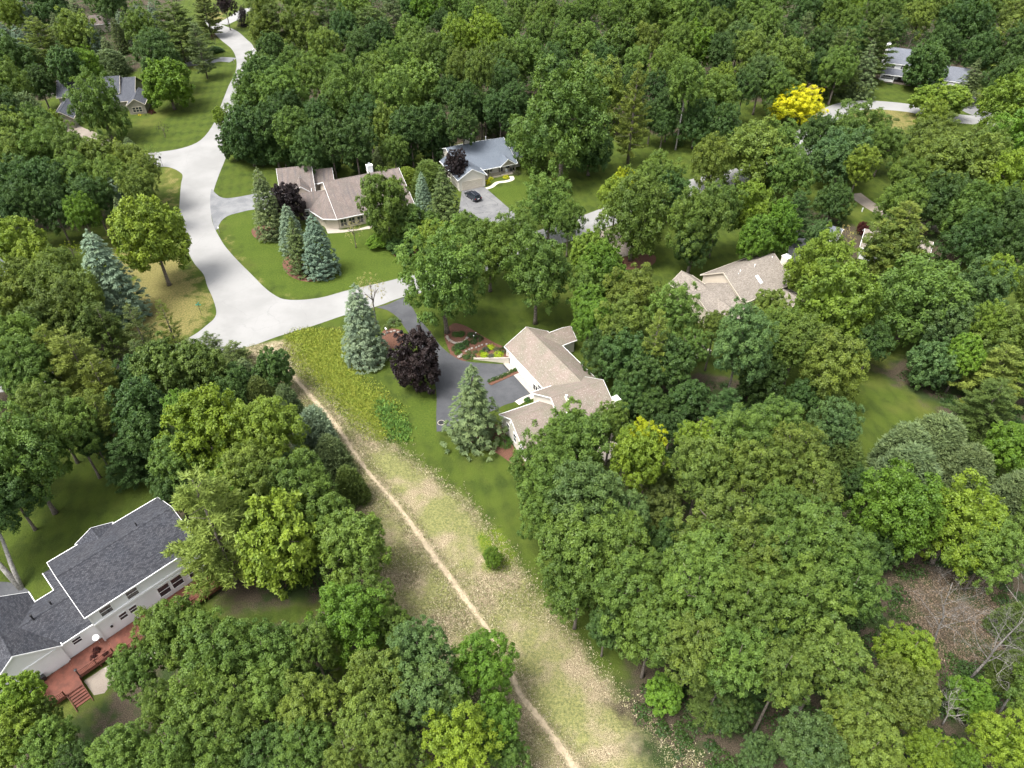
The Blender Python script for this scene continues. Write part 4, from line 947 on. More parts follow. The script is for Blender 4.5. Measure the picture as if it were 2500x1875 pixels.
# ---- blue-grey roofed house with garage
D0 = at(1182, 455)
D = House('house', D0, 25, 'pale house with a blue-grey roof, white chimney and front porch beyond the black car', wallm=CREAM_SIDING, roofm=ROOF_BLUE)
def dq(px, py, z, a=25, o=D0):
    x, y = at(px, py, z); v = Matrix.Rotation(math.radians(-a), 4, 'Z') @ Vector((x-o[0], y-o[1], 0)); return round(v.x, 2), round(v.y, 2)
print('D', {k: dq(*v) for k, v in dict(r0=(1101, 360, 6.2), r1=(1231, 335, 6.2), rr=(1252, 351, 4.8), re=(1272, 385, 2.7), e0=(1178, 414, 2.7), e1=(1220, 405, 2.7), pa=(1239, 385, 4.2), pe=(1257, 397, 2.6), ga=(1152, 409, 5.2), ge=(1186, 423, 3), gb2=(1150, 460, 0), ch=(1137, 338, 8)).items()})
D.gable(-5.2, 10.6, 11.6, 6.2, 3.2, 2.7, 20.0, 2.7, og=.4, oe=2.2)
D.gable(10.3, 13.2, 11.0, 4.9, 6.2, 2.7, 18.0, 2.7, og=.4, oe=.5)
D.gable(-.35, 12.0, -3.1, 5.2, -6.9, 3.0, .7, 3.0, axis='v', og=.3, oe=.4, ends=(True, False))
D.gable(3.0, 9.5, 7.9, 4.3, 5.7, 2.65, 10.1, 2.65, axis='v', og=.1, oe=.25, walls=False, ends=(True, False))
gb = MB(); gb.poly([(5.9, 3.12, 2.7), (9.9, 3.12, 2.7), (7.9, 3.12, 4.15)]); gb.poly([(9.9, 3.2, 2.7), (5.9, 3.2, 2.7), (7.9, 3.2, 4.15)]); gb.build('porch_gable', TAUPE_SIDING, D.root)
D.garage_door(-3.1, -.06, 4.9, 2.15, CREAM)
D.chimney(.5, 12.6, 2.3, 13.6, 4, 8.0, CREAM_SIDING, 1)
D.pipe(6.2, 13.0, 5.4, 6.6, .1)
pf = MB(); pf.box(.5, 3.3, 0, 10.2, 5.4, .3); pf.build('porch_floor', BEIGE_SIDING, D.root)
for u in (5.9, 9.95, 3.0): b = MB(); b.box(u-.08, 3.32, .3, u+.08, 3.48, 2.6); b.build('porch_post', TAUPE_SIDING, D.root)
for u in (2.4, 3.9): D.window(u, 5.38, 1.5, .9, 1.2, frame=TAUPE_SIDING)
D.window(6.9, 5.38, 1.3, .9, 2.0, frame=TAUPE_SIDING); D.window(8.8, 5.38, 1.5, 1.0, 1.2, frame=TAUPE_SIDING)
b = MB(); b.box(.75, -.14, 1.7, .9, -.05, 2.1); b.build('wall_lamp', BLACK, D.root)
rl = MB()
for u in np.arange(.7, 5.8, .16): rl.box(u-.02, 3.4, .35, u+.02, 3.44, 1.15)
rl.box(.7, 3.38, 1.15, 5.85, 3.46, 1.2); rl.build('porch_railing', TAUPE_SIDING, D.root)
ribbon('walkway', smooth(W([(1184, 461), (1200, 456), (1214, 446), (1235, 443), (1250, 438), (1248, 430)]), False, 6), 1.1, .018, CREAM)
def on(hh, u, v, z=0): return tuple((Matrix.Translation(hh.root.location) @ Matrix.Rotation(hh.root.rotation_euler.z, 4, 'Z')) @ Vector((u, v, z)))
patio_chair(on(D, 8.0, 4.2, .3), math.radians(25), WHITE, 'white rocking chair on the porch of the blue-grey house', 'porch chairs', True)
patio_chair(on(D, 9.2, 4.1, .3), math.radians(10), DKMETAL, 'small dark chair right of the white rocker on the porch', 'porch chairs')
for k, (px, py, r, c, lb) in enumerate(((1188, 447, .9, (.5, .5, .02), 'bright yellow shrub at the corner of the garage by the curved walk'), (1198, 438, .7, (.42, .45, .03), 'yellow shrub between the garage corner and the porch steps'),
      (1235, 434, .8, (.5, .5, .02), 'round yellow shrub inside the bend of the curved walk'), (1190, 428, .9, (.14, .19, .04), 'loose green shrub against the garage side wall'), (1262, 425, 1.0, (.07, .08, .04), 'dull brownish shrub at the right end of the porch'))):
    shrub(B3(px, py), r, c, lb, group='shrubs by the blue-grey house', i=k)

# ---- taupe-roofed house on the right
E0 = at(1873, 717, 3.8)
E = House('house', E0, 31, 'taupe-roofed two-level house with skylight and tall pale chimney among the right-hand trees', wallm=BEIGE_SIDING, roofm=ROOF_TAUPE, trim=CREAM)
def eq(px, py, z): return dq(px, py, z, 31, E0)
print('E', {k: eq(*v) for k, v in dict(r0=(1784, 664, 7), r1=(1888, 620, 7), er=(1934, 690, 3.8), e1=(1873, 717, 3.8), e0=(1794, 732, 3.8), rk0=(1768, 692, 5.8), bk=(1719, 678, 3.6), w0=(1702, 720, 5.3), w1=(1766, 692, 5.3), we=(1720, 770, 2.8), x0=(1727, 722, 4.3), x1=(1773, 745, 4.0), f0=(1705, 681, 4.2), cht=(1908, 628, 7.2), sk=(1826, 709, 5.2), pr=(1897, 711, 3.0), pe=(1945, 736, 3), v1=(1827, 662, 6.7), v2=(1803, 678, 6.5)).items()})
E.gable(-5.9, 7.3, 6.2, 7.0, .0, 3.75, 11.5, 3.6, og=.3, oe=.45, base=0)
E.gable(-13.4, -5.7, 4.9, 5.4, -1.0, 2.6, 9.6, 2.8, og=.3, oe=.3)
E.gable(-3.4, 4.6, -9.8, 4.5, -12.6, 2.8, -7.0, 2.8, axis='v', og=.3, oe=.3, ends=(True, False))
E.gable(6.0, 13.0, -9.6, 4.9, -12.4, 2.9, -6.6, 2.9, axis='v', og=.3, oe=.3, ends=(False, True))
E.gable(-4.4, 1.0, 4.2, 3.5, 1.5, 2.3, 6.9, 2.3, axis='v', og=.3, oe=.3, walls=False, ends=(True, False))
E.chimney(7.2, 2.9, 8.5, 4.3, 0, 7.4, CREAM_SIDING, 1, WHITE)
sk = MB(); zz = lambda v: 3.75+(v)*(3.25/6.2); sk.slab([(.0, 2.0, zz(2.0)+.12), (.65, 2.0, zz(2.0)+.12), (.65, 3.6, zz(3.6)+.12), (.0, 3.6, zz(3.6)+.12)], .2); sk.build('skylight', WHITE, E.root)
E.pipe(1.2, 5.2, 6.2, 6.95, .09); E.pipe(-2.4, 5.3, 6.2, 6.8, .08); E.pipe(-3.1, 5.0, 6.0, 6.5, .06); E.pipe(6.2, 5.6, 6.3, 6.9, .06)
E.window(5.8, .44, 3.0, 1.2, .8, frame=BEIGE_SIDING)
dck = empty('deck', (*at(1690, 868), 0), math.radians(35)); tag(dck, 'small grey wooden deck half hidden by trees below the taupe-roofed house', 'deck')
b = MB()
for k in range(28): b.box(-2.4, -2.0+k*.145, 1.3, 2.4, -2.0+k*.145+.138, 1.35)
b.build('decking', BEIGE_SIDING, dck, kind='stuff')
for sx in (-2.3, 2.3):
    for sy in (-1.9, 1.9): b = MB(); b.box(sx-.07, sy-.07, -.02, sx+.07, sy+.07, 1.3); b.build('post', BARK_PALE, dck)
bn = empty('bench', (*at(1700, 861, 1.35), 1.35), math.radians(20)); tag(bn, 'white bench on the small grey deck among the trees', 'bench')
b = MB(); b.box(-.8, -.22, .40, .8, .22, .45); b.build('seat', WHITE, bn)
b = MB(); b.box(-.8, .2, .5, .8, .25, .9); b.build('backrest', WHITE, bn)
for sx in (-.7, .7): b = MB(); b.box(sx-.04, -.2, 0, sx+.04, .24, .398); b.build('leg', WHITE, bn)

# ---- dark-roofed house, far left
F0 = at(320, 280)
Fh = House('house', F0, 14, 'taupe house with a dark blue-grey roof and a white-framed bay window, upper left', wallm=TAUPE_SIDING, roofm=ROOF_DARK, trim=CREAM)
def fq(px, py, z): return dq(px, py, z, 14, F0)
print('F', {k: fq(*v) for k, v in dict(m0=(153, 204, 6.5), m1=(273, 186, 7.5), m2=(302, 235, 4.5), s1=(285, 188, 6.5), s2=(314, 186, 6.5), e2=(354, 251, 2.8), ga=(324, 241, 4.4), gl=(306, 259, 2.8), wb=(358, 278, 0), l0=(116, 259, 3), l1=(161, 234, 5), lg=(149, 270, 4.4), lgr=(173, 279, 2.8), lb=(153, 295, 0)).items()})
Fh.gable(-14.0, 1.5, 13.2, 6.6, 3.5, 2.8, 21.0, 2.8, og=.4, oe=.4)
Fh.gable(-20.0, -2.6, 12.6, 7.4, 6.5, 4.3, 19.0, 4.3, og=.4, oe=.4)
Fh.gable(-.4, 10.0, 2.2, 4.5, -.4, 2.75, 4.8, 2.75, axis='v', og=.35, oe=.3, ends=(True, False))
Fh.gable(-7.4, 9.0, -16.2, 4.9, -19.2, 2.8, -13.2, 2.8, axis='v', og=.3, oe=.3, ends=(True, False))
Fh.window(2.2, -.08, 1.35, 2.5, 1.35, mull=3, frame=CREAM); Fh.garage_door(-16.2, -7.12, 4.6, 2.1, TAUPE_SIDING)
shrub((*on(Fh, 2.6, -1.2)[:2], 0), .5, (.5, .42, .03), 'small yellow-flowered bush below the bay window of the dark-roofed house', group='shrubs by the dark-roofed house')
shrub((*on(Fh, 5.8, -.3)[:2], 0), 1.1, TC['R'], 'dark red shrub at the right corner of the dark-roofed house', group='shrubs by the dark-roofed house')
shrub((*on(Fh, 4.2, -1.3)[:2], 0), .45, (.12, .15, .05), 'low green tuft between the yellow bush and the red shrub', group='shrubs by the dark-roofed house')
fc = empty('rail_fence', (*at(133, 232), 0), math.radians(10)); tag(fc, 'short weathered split-rail fence behind the dark-roofed house', 'fence')
for k in range(4): b = MB(); b.box(k*1.6-2.4, -.06, -.05, k*1.6-2.28, .06, 1.2); b.build('post', BARK_PALE, fc)
for z in (.4, .75, 1.05): b = MB(); b.box(-2.4, -.03, z, 2.6, .03, z+.1); b.build('rail', BARK_PALE, fc)

# ---- white two-storey house, far right
G0 = at(2153, 203)
Gh = House('house', G0, -25, 'white two-storey house with dark shutters, grey roof and a porch beyond the far road', wallm=WHITE_SIDING, roofm=ROOF_GREY)
def gq(px, py, z): return dq(px, py, z, -25, G0)
print('G', {k: gq(*v) for k, v in dict(r0=(2175, 112, 8.3), r1=(2244, 120, 8.3), e0=(2158, 150, 5.2), e1=(2208, 157, 5.2), p0=(2153, 179, 2.6), pw=(2158, 166, 3.4), g0=(2322, 157, 5.2), g1=(2357, 161, 5.2), ge0=(2297, 192, 2.6), gb0=(2281, 214, 0), gb1=(2322, 219, 0)).items()})
Gh.gable(-1.2, 11.5, 10.3, 8.3, 4.2, 5.1, 16.0, 5.1, og=.4, oe=.35)
pr = MB(); pr.slab([(-1.2, .9, 2.55), (11.2, .9, 2.55), (11.2, 4.65, 3.5), (-1.2, 4.65, 3.5)], .16, 0, [(0, 0), (12, 0), (12, 4), (0, 4)]); pr.build('porch_roof', ROOF_GREY, Gh.root)
pt = MB(); pt.strip((-1.2, .86, 2.57), (11.2, .86, 2.57), .22, .08); pt.build('fascia', WHITE, Gh.root)
for u in (-1.0, 3.0, 7.0, 11.0): b = MB(); b.box(u-.08, 1.05, 0, u+.08, 1.21, 2.5); b.build('porch_post', WHITE, Gh.root)
b = MB(); b.box(-1.1, 1.0, -.05, 11.1, 4.5, .35); b.build('porch_floor', BARK, Gh.root)
b = MB(); b.box(-1.1, 1.12, .35, 2.9, 1.2, 1.1); b.build('porch_rail', WHITE, Gh.root)
def shutter(hh, u, v, z, h):
    for s_ in (-1, 1):
        b = MB(); b.box(u+s_*.82-.2, v-.06, z-h/2, u+s_*.82+.2, v+.0, z+h/2); b.build('shutter', BLACK, hh.root)
for u in (1.2, 5.2, 9.0):
    Gh.window(u, 4.55, 4.3, 1.1, 1.15, mull=2); shutter(Gh, u, 4.53, 4.3, 1.2)
Gh.window(.9, 4.55, 1.6, 2.2, 1.4, mull=3); dg = MB(); dg.box(4.2, 4.45, .4, 5.3, 4.53, 2.5); dg.build('door', BLACK, Gh.root); Gh.window(7.6, 4.55, 1.6, 1.2, 1.4)
Gh.gable(12.8, 24.0, 8.6, 5.2, 2.2, 2.6, 15.0, 2.6, og=.3, oe=.35)
Gh.garage_door(16.2, 2.48, 4.4); Gh.garage_door(21.0, 2.48, 4.4)
Gh.chimney(-1.9, 9.6, -.85, 10.9, 0, 9.2, WHITE_SIDING, 1); Gh.pipe(8.0, 11.0, 7.6, 8.8, .12)
shrub((*on(Gh, 2.4, -.2)[:2], 0), .9, TC['D'], 'low dark hedge shrub in front of the porch of the white two-storey house', hs=.5, group='shrubs by the white two-storey house')
shrub((*at(2085, 243), 0), 1.2, TC['D'], 'low dark shrub under the pines beside the far road', hs=.6)
shrub((*at(2188, 293), 0), .9, TC['N'], 'small dark shrub alone on the grass below the far curved road', hs=.7)
shrub((*at(2325, 222), 0), 2.2, TC['R'], 'dark red shrub in front of the double garage of the white two-storey house', hs=.8)

# ---- roofs that peep out between the trees
def cottage(px, py, z, ang, L, Wd, zr, zf, label, wm, rm, name='house', cat='house'):
    o = at(px, py, z); h_ = House(name, o, ang, label, cat, 'roofs half hidden among the trees', wallm=wm, roofm=rm)
    h_.gable(-L/2, L/2, 0, zr, -Wd/2, zf, Wd/2, zf, og=.3, oe=.3); return h_
cottage(240, 42, 4.5, 25, 9, 8, 5.4, 2.9, 'brownish roof peak showing between spruces near the top left corner', BEIGE_SIDING, ROOF_BROWN)
cottage(2190, 585, 4.0, -25, 13, 8, 5.0, 2.7, 'pale house almost hidden behind the yellowish pine on the right', WHITE_SIDING, ROOF_TAUPE)
cottage(2030, 562, 2.0, -35, 4.5, 3.5, 3.0, 2.1, 'small shed with a pale metal-edged roof beside the bluish shrub', WHITE_SIDING, ROOF_GREY, 'shed', 'shed')
cottage(38, 635, 3.5, 30, 9, 8, 4.6, 2.7, 'grey roof glimpsed under yellow-green leaves at the left edge', BEIGE_SIDING, ROOF_GREY)
cottage(640, 120, 3.5, 60, 7, 6, 4.6, 2.8, 'pale gabled roof half hidden under trees right of the road bend', WHITE_SIDING, ROOF_BROWN)
# ------------------------------------------------------------------ the car
def suv():
    o = at(1155, 484); c = empty('parked_car', (o[0]-.0, o[1], 0.03), math.radians(124)); tag(c, 'black sport utility car parked on the worn asphalt before the garage', 'car')
    # side profile, x forward, closed ring (x, z); lofted across the width with tumblehome
    body = [(-2.42, .42), (-2.46, .75), (-2.40, 1.02), (-1.2, 1.06), (.9, 1.04), (1.35, 1.02), (2.15, .90), (2.40, .72), (2.42, .42), (1.0, .28), (-1.0, .28)]
    sec = [(-.96, .93, .0), (-.90, 1.0, .02), (.90, 1.0, .02), (.96, .93, .0)]
    b = MB(); rings = []
    for y, k, dz in ((-.97, .95, .02), (-.92, 1.0, 0), (0, 1.005, -.012), (.92, 1.0, 0), (.97, .95, .02)):
        rings.append([(x*k if abs(x) > 2 else x, y, z-dz if z > .5 else z+dz) for x, z in body])
    n = len(body)
    for r0, r1 in zip(rings[:-1], rings[1:]):
        for i in range(n):
            j = (i+1) % n; b.poly([r0[i], r1[i], r1[j], r0[j]])
    b.poly(rings[0]); b.poly(rings[-1][::-1])
    body_o = b.build('body', CARPAINT, c); bv = body_o.modifiers.new('b', 'BEVEL'); bv.width = .06; bv.segments = 2; bv.limit_method = 'ANGLE'
    # glasshouse and roof
    lo = [(-2.30, 1.03), (1.15, 1.03)]; hi = [(-2.05, 1.66), (.25, 1.66)]
    g = MB(); g.hexa([(lo[0][0], -.86, 1.02), (lo[1][0], -.86, 1.02), (lo[1][0], .86, 1.02), (lo[0][0], .86, 1.02)], [(hi[0][0], -.70, 1.66), (hi[1][0], -.70, 1.66), (hi[1][0], .70, 1.66), (hi[0][0], .70, 1.66)]); g.build('windows', GLASS, c)
    r = MB(); r.hexa([(-2.16, -.72, 1.64), (.28, -.72, 1.64), (.28, .72, 1.64), (-2.16, .72, 1.64)], [(-2.05, -.66, 1.74), (.12, -.66, 1.74), (.12, .66, 1.74), (-2.05, .66, 1.74)]); rf = r.build('roof', CARPAINT, c)
    bv = rf.modifiers.new('b', 'BEVEL'); bv.width = .03; bv.segments = 2
    for s in (-1, 1):
        q_ = MB(); q_.tube([(-1.95, s*.60, 1.80), (-.1, s*.60, 1.80)], [.022, .022], 6); q_.build('roof_rail', STEEL, rf)
        for x0, x1 in ((-1.42, -1.50), (-.42, -.36), (.62, .20)):
            p = MB(); p.tube([(x0, s*.865, 1.03), (x1, s*.715, 1.66)], [.045, .04], 6); p.build('pillar', CARPAINT, c)
        m = MB(); m.box(.72, s*1.0-.1 if s > 0 else -1.12, 1.02, .90, s*1.12 if s > 0 else -.9, 1.18); m.build('mirror', CARPAINT, c)
        hl = MB(); hl.box(2.18, s*.62-.22, .70, 2.40, s*.62+.22, .86); hl.build('headlight', STEEL, c)
        tl = MB(); tl.box(-2.46, s*.80-.12, .80, -2.36, s*.80+.12, 1.0); tl.build('tail_light', REDLAMP, c)
        for x in (-1.42, 1.45):
            wv = MB(); wv.tube([(x, s*.72, .36), (x, s*.98, .36)], [.36, .36], 18); w_ = wv.build('wheel', RUBBER, c)
            rm = MB(); rm.tube([(x, s*.975, .36), (x, s*.995, .36)], [.22, .20], 14); rm.build('rim', STEEL, w_)
    p = MB(); p.box(-2.50, -.26, .72, -2.46, .26, .88); p.build('number_plate', WHITE, c)
    bp = MB(); bp.box(-2.52, -.9, .40, -2.40, .9, .58); bp.box(2.36, -.9, .34, 2.47, .9, .52); bp.build('bumper', BLACK, c)
suv()

# ------------------------------------------------------------------ signs, mailboxes and posts
def street_sign(px, py, top, label):
    x, y = at(px, py); h = height_for(x, y, top); s = empty('street_sign', (x, y, 0)); tag(s, label, 'street sign')
    b = MB(); b.tube([(0, 0, -.1), (0, 0, h-.1)], [.035, .035], 8); b.build('post', DKMETAL, s)
    for k, a in enumerate((.1, 1.5)):
        b = MB(); b.box(-.5, -.015, 0, .5, .015, .22); o = b.build('blade', SIGN_GREEN, s); o.location = (0, 0, h-.3+.24*k); o.rotation_euler = (0, 0, a)
street_sign(492, 768, 742, 'green street-name sign on a tall thin post at the grass corner of the junction')
def post_sign(px, py, h, label, mat=BLACK):
    x, y = at(px, py); s = empty('road_sign', (x, y, 0)); tag(s, label, 'sign')
    b = MB(); b.tube([(0, 0, -.1), (0, 0, h)], [.04, .04], 6); b.build('post', DKMETAL, s)
    b = MB(); b.tube([(0, -.02, h-.1), (0, .02, h-.1)], [.32, .32], 8); b.build('sign_plate', mat, s)
post_sign(398, 407, 2.6, 'dark sign on a leaning thin post at the mouth of the side street', DKMETAL)
def mailbox(px, py, rz, label, mat=MAILB, h=1.15, post=BARK_PALE):
    x, y = at(px, py); s = empty('mailbox', (x, y, 0), rz); tag(s, label, 'mailbox', 'roadside mailboxes')
    b = MB(); b.box(-.06, -.06, -.1, .06, .06, h-.12); b.build('post', post, s)
    b = MB(); b.box(-.11, -.28, h-.1, .11, .28, h+.03); b.tube([(0, -.28, h+.03), (0, .28, h+.03)], [.11, .11], 12); b.build('box', mat, s)
    b = MB(); b.box(.115, .05, h, .13, .09, h+.2); b.build('flag', REDLAMP, s)
mailbox(536, 568, .3, 'pale mailbox on a post just below the grey gravel driveway', WHITE); mailbox(572, 156, .2, 'black mailbox where the thin grey driveway meets the road bend', MAILB, 1.4)
mailbox(556, 63, .5, 'small mailbox where the pale driveway leaves the top of the road', STEEL); mailbox(2222, 266, .4, 'mailbox post beside the far curved road', STEEL, 1.3); mailbox(944, 815, .6, 'pale mailbox in the mulch bed behind the roadside blue spruce', WHITE)
for px, py, lb in ((2036, 238, 'small white marker post on the grass behind the golden yellow tree'), (2104, 517, 'small white marker post in the shady undergrowth right of the tan drive'), (1163, 1078, 'short white post under the driveway spruce')):
    x, y = at(px, py); s = empty('marker_post', (x, y, 0)); tag(s, lb, 'post'); b = MB(); b.box(-.09, -.09, -.05, .09, .09, .9); b.build('post', WHITE, s); b = MB(); b.box(-.11, -.11, .902, .11, .11, .96); b.build('cap', WHITE, s)
mh = empty('manhole_cover', (*at(1077, 1032), .03)); tag(mh, 'dark round cover let into the lower end of the asphalt driveway', 'manhole cover')
b = MB(); b.tube([(0, 0, 0), (0, 0, .012)], [.48, .48], 20); b.build('lid', DKMETAL, mh); b = MB(); b.tube([(0, 0, -.005), (0, 0, .008)], [.58, .58], 20); b.build('rim', CONCRETE, mh)

# ------------------------------------------------------------------ retaining wall, garden, hedge island
rw = empty('retaining_wall', (*at(1156, 878), 0)); tag(rw, 'pale tan retaining wall holding back the flower bed beside the garage', 'wall')
p0 = Vector((0, 0, 0)); e_ = at(1243, 888); p1 = Vector((e_[0]-rw.location.x, e_[1]-rw.location.y, 0)); n_ = Vector((-(p1.y), p1.x, 0)).normalized()*.28
b = MB(); b.hexa([tuple(p0), tuple(p1), tuple(p1+n_), tuple(p0+n_)], [tuple(p0+Vector((0, 0, .12))), tuple(p1+Vector((0, 0, 1.15))), tuple(p1+n_+Vector((0, 0, 1.15))), tuple(p0+n_+Vector((0, 0, .12)))]); b.build('wall_face', CREAM, rw)
b = MB(); k_ = n_*.12; u3 = lambda p, z: tuple(p+Vector((0, 0, z)))
b.hexa([u3(p0-k_, .124), u3(p1-k_, 1.154), u3(p1+n_+k_, 1.154), u3(p0+n_+k_, .124)], [u3(p0-k_, .19), u3(p1-k_, 1.22), u3(p1+n_+k_, 1.22), u3(p0+n_+k_, .19)]); b.build('coping', CONCRETE, rw)
# raised soil behind the wall
bs = MB(); g0 = at(1156, 878); g1 = at(1243, 888); g2 = at(1241, 862, .9); g3 = at(1170, 862)
bs.hexa([(*g0, -.05), (*g1, -.05), (g2[0], g2[1], -.05), (g3[0], g3[1], -.05)], [(g0[0], g0[1]+.3, .02), (g1[0]-.1, g1[1]+.3, .95), (g2[0], g2[1], .75), (g3[0], g3[1]+.2, .03)])
tag(bs.build('mulch_bed', MULCH), kind='structure')
def stone(loc, r, label, grp, seed, mat=STONE):
    rr = random.Random(seed); b = MB(); n = 8; rings = []
    prof = ((.55, 0), (1.0, .25), (.9, .62), (.5, .88))
    ring = [[(math.cos(k*6.283/n)*r*q*j*rr.uniform(.8, 1.15), math.sin(k*6.283/n)*r*q*j*rr.uniform(.7, 1.1), z*r*.9) for k in range(n)] for q, z in prof for j in (1,)]
    i0 = 0
    for a, c_ in zip(ring[:-1], ring[1:]):
        for k in range(n): b.poly([a[k], a[(k+1) % n], c_[(k+1) % n], c_[k]])
    b.poly(ring[-1]); b.poly(ring[0][::-1]); o = b.build('stone', mat); o.location = loc; o.rotation_euler = (0, 0, rr.uniform(0, 6)); tag(o, label, 'stone', grp); return o
NTH = ['first', 'second', 'third', 'fourth', 'fifth', 'sixth', 'seventh', 'eighth', 'ninth', 'tenth', 'eleventh']
c0 = W([(1092, 823), (1094, 828), (1098, 832), (1103, 835), (1108, 838), (1114, 839), (1120, 839), (1126, 838), (1131, 836), (1136, 832), (1140, 826)])
for i, (x, y) in enumerate(c0):
    stone((x, y, .02), .34, '%s stone from the left in the curved row round the oak bed' % NTH[i], 'stones edging the round flower bed', i, STONE if i % 3 else BRICKY)
c1 = W([(1122, 872), (1127, 866), (1138, 858), (1146, 854), (1152, 851), (1163, 849), (1170, 846), (1177, 843), (1188, 841)])
for i, (x, y) in enumerate(c1):
    if i == 0: stone((x, y, .02), .42, 'large pale boulder at the driveway corner of the flower bed', 'boulders', 50, STONE)
    else: stone((x, y, .02), .24, '%s small pale stone up the slanting row across the flower garden mulch' % NTH[i-1], 'stones in the slanting row', 20+i, STONE)
for i, (px, py) in enumerate(((938, 818), (945, 813), (955, 811), (963, 809), (972, 812))):
    stone((*at(px, py), .02), .30, '%s stone from the left in the short row behind the roadside blue spruce' % NTH[i], 'stones behind the blue spruce', 60+i)
GS = [(1198, 849, .75, (.32, .42, .02), 'bright lime-green shrub on the lawn side of the flower bed'), (1183, 869, .8, (.30, .40, .02), 'bright lime-green mound near the middle of the retaining wall'),
      (1217, 868, .95, (.30, .42, .02), 'larger bright lime-green mound close to the garage end of the wall'), (1186, 856, .75, (.075, .10, .085), 'blue-grey low shrub between the lime-green ones'),
      (1200, 872, .7, (.09, .10, .10), 'grey-purple low shrub at the wall between two lime-green mounds'), (1214, 855, .7, (.09, .12, .07), 'pale grey-green shrub behind the larger lime-green mound'),
      (1233, 858, 1.1, (.03, .07, .02), 'dark green round shrub against the garage corner'), (1176, 860, .5, (.12, .2, .03), 'small light green tuft left of the blue-grey shrub'), (1169, 866, .4, (.3, .25, .03), 'tiny yellow-orange plant at the wall end of the flower bed'),
      (1152, 872, .7, (.05, .10, .03), 'green leafy plant beside the white flowers'), (1138, 873, .7, (.06, .11, .035), 'green plant at the tip of the flower bed by the driveway'), (1160, 860, .55, (.08, .12, .05), 'grey-green tuft in the middle of the mulch'),
      (1145, 861, .5, (.09, .12, .05), 'small grey-green tuft behind the slanting stone row'), (1122, 849, 1.0, (.04, .09, .03), 'dark leafy shrub below the curved stone row'), (1112, 852, .8, (.05, .10, .03), 'green shrub at the lawn corner left of the mulch'),
      (1133, 845, .9, (.04, .085, .03), 'dark green shrub to the right of the curved stone row'), (1138, 838, .7, (.045, .09, .03), 'dark shrub at the right tip of the curved stone row'), (1152, 820, .9, (.04, .09, .03), 'leafy dark shrub between the oak and the lawn'),
      (1168, 828, .9, (.045, .09, .03), 'leafy green shrub at the far edge of the flower bed'), (1157, 836, .7, (.05, .09, .035), 'low green plant beside the white garden stake'), (1113, 818, .8, (.05, .12, .03), 'round green shrub left one of the pair inside the stone curve'),
      (1125, 817, .8, (.05, .12, .03), 'round green shrub right one of the pair inside the stone curve'), (1118, 862, .7, (.07, .14, .03), 'grassy green clump at the driveway side of the bed'),
      (1234, 1082, 1.35, (.05, .13, .02), 'big round bright green shrub against the gable wall of the tan house'), (1210, 1084, .7, (.09, .15, .02), 'small yellow-green shrub left of the big round one'), (1198, 1088, .6, (.09, .15, .02), 'small yellow-green shrub nearer the driveway spruce'),
      (1173, 1075, .45, (.1, .2, .02), 'light green plant beside the short white post'), (1161, 1084, .4, (.12, .2, .03), 'tiny light green plant at the mulch edge under the driveway spruce'), (1287, 978, .6, (.05, .12, .03), 'green shrub by the entry of the tan house'),
      (1290, 972, .35, (.12, .10, .28), 'blue-violet flowering plant by the house entry'), (962, 790, 1.3, (.13, .19, .08), 'pale green mound shrub in the bed behind the roadside spruce'), (945, 800, .8, (.11, .15, .05), 'low grey-green shrub next to the pale mound shrub'),
      (1152, 868, .3, (.8, .8, .78), 'cluster of white flowers above the retaining wall'), (1158, 875, .28, (.8, .8, .78), 'small white flowers at the wall end of the bed')]
for k, (px, py, r, c, lb) in enumerate(GS):
    z = 0.0
    if 860 < py < 880 and px > 1175: z = .1+.7*(px-1160)/85
    x, y = at(px, py, z); shrub((x, y, z), r, c, lb, 'flowers' if 'flowers' in lb else 'shrub', 'plants of the flower beds', .8, k)
# hedge island between the two courts
hi_ = [(1196, 932), (1205, 928), (1214, 925), (1223, 921), (1232, 917), (1241, 913), (1250, 908), (1258, 905)]
for k, (px, py) in enumerate(hi_):
    shrub((*at(px, py), .1), .42, (.055, .11, .03), '%s clipped bush from the left in the low hedge between the parking courts' % NTH[k], 'shrub', 'hedge bushes between the parking courts', 1.1, k)
kb = [(1192, 937), (1198, 929), (1262, 899), (1270, 905), (1268, 910), (1200, 941)]
ci = MB(); P = W(kb); ci.hexa([(*p, 0) for p in P[::-1]][::-1] if False else [(*p, .0) for p in P], [(*p, .10) for p in P]); isl = ci.build('planting_island', MULCH); tag(isl, kind='structure')
for k in range(5):
    a = at(1197+k*13.5, 931-k*6.4); c_ = at(1204+k*13.5, 927.5-k*6.4); b = MB(); m_ = Vector(((a[0]+c_[0])/2, (a[1]+c_[1])/2, 0)); L = math.dist(a, c_)/2*1.0
    b.box(-L, -.09, 0, L, .09, .2); o = b.build('edging_block', CREAM); o.location = m_; o.rotation_euler = (0, 0, math.atan2(c_[1]-a[1], c_[0]-a[0])); tag(o, '%s pale edging block from the left along the hedge island' % NTH[k], 'kerb stone', 'edging blocks of the hedge island')
for px, py, h, lb in ((1157, 831, 1.0, 'white garden stake in the flower bed near the far shrubs'), (1162, 823, .9, 'pale garden ornament on a stick beside the leafy shrubs')):
    s = empty('garden_stake', (*at(px, py), 0)); tag(s, lb, 'stake'); b = MB(); b.tube([(0, 0, -.1), (0, 0, h)], [.02, .02], 6); b.build('rod', STEEL, s); b = MB(); b.lathe((0, 0, h), [(.05, 0), (.11, .06), (.05, .16)], 8); b.build('top', WHITE, s)
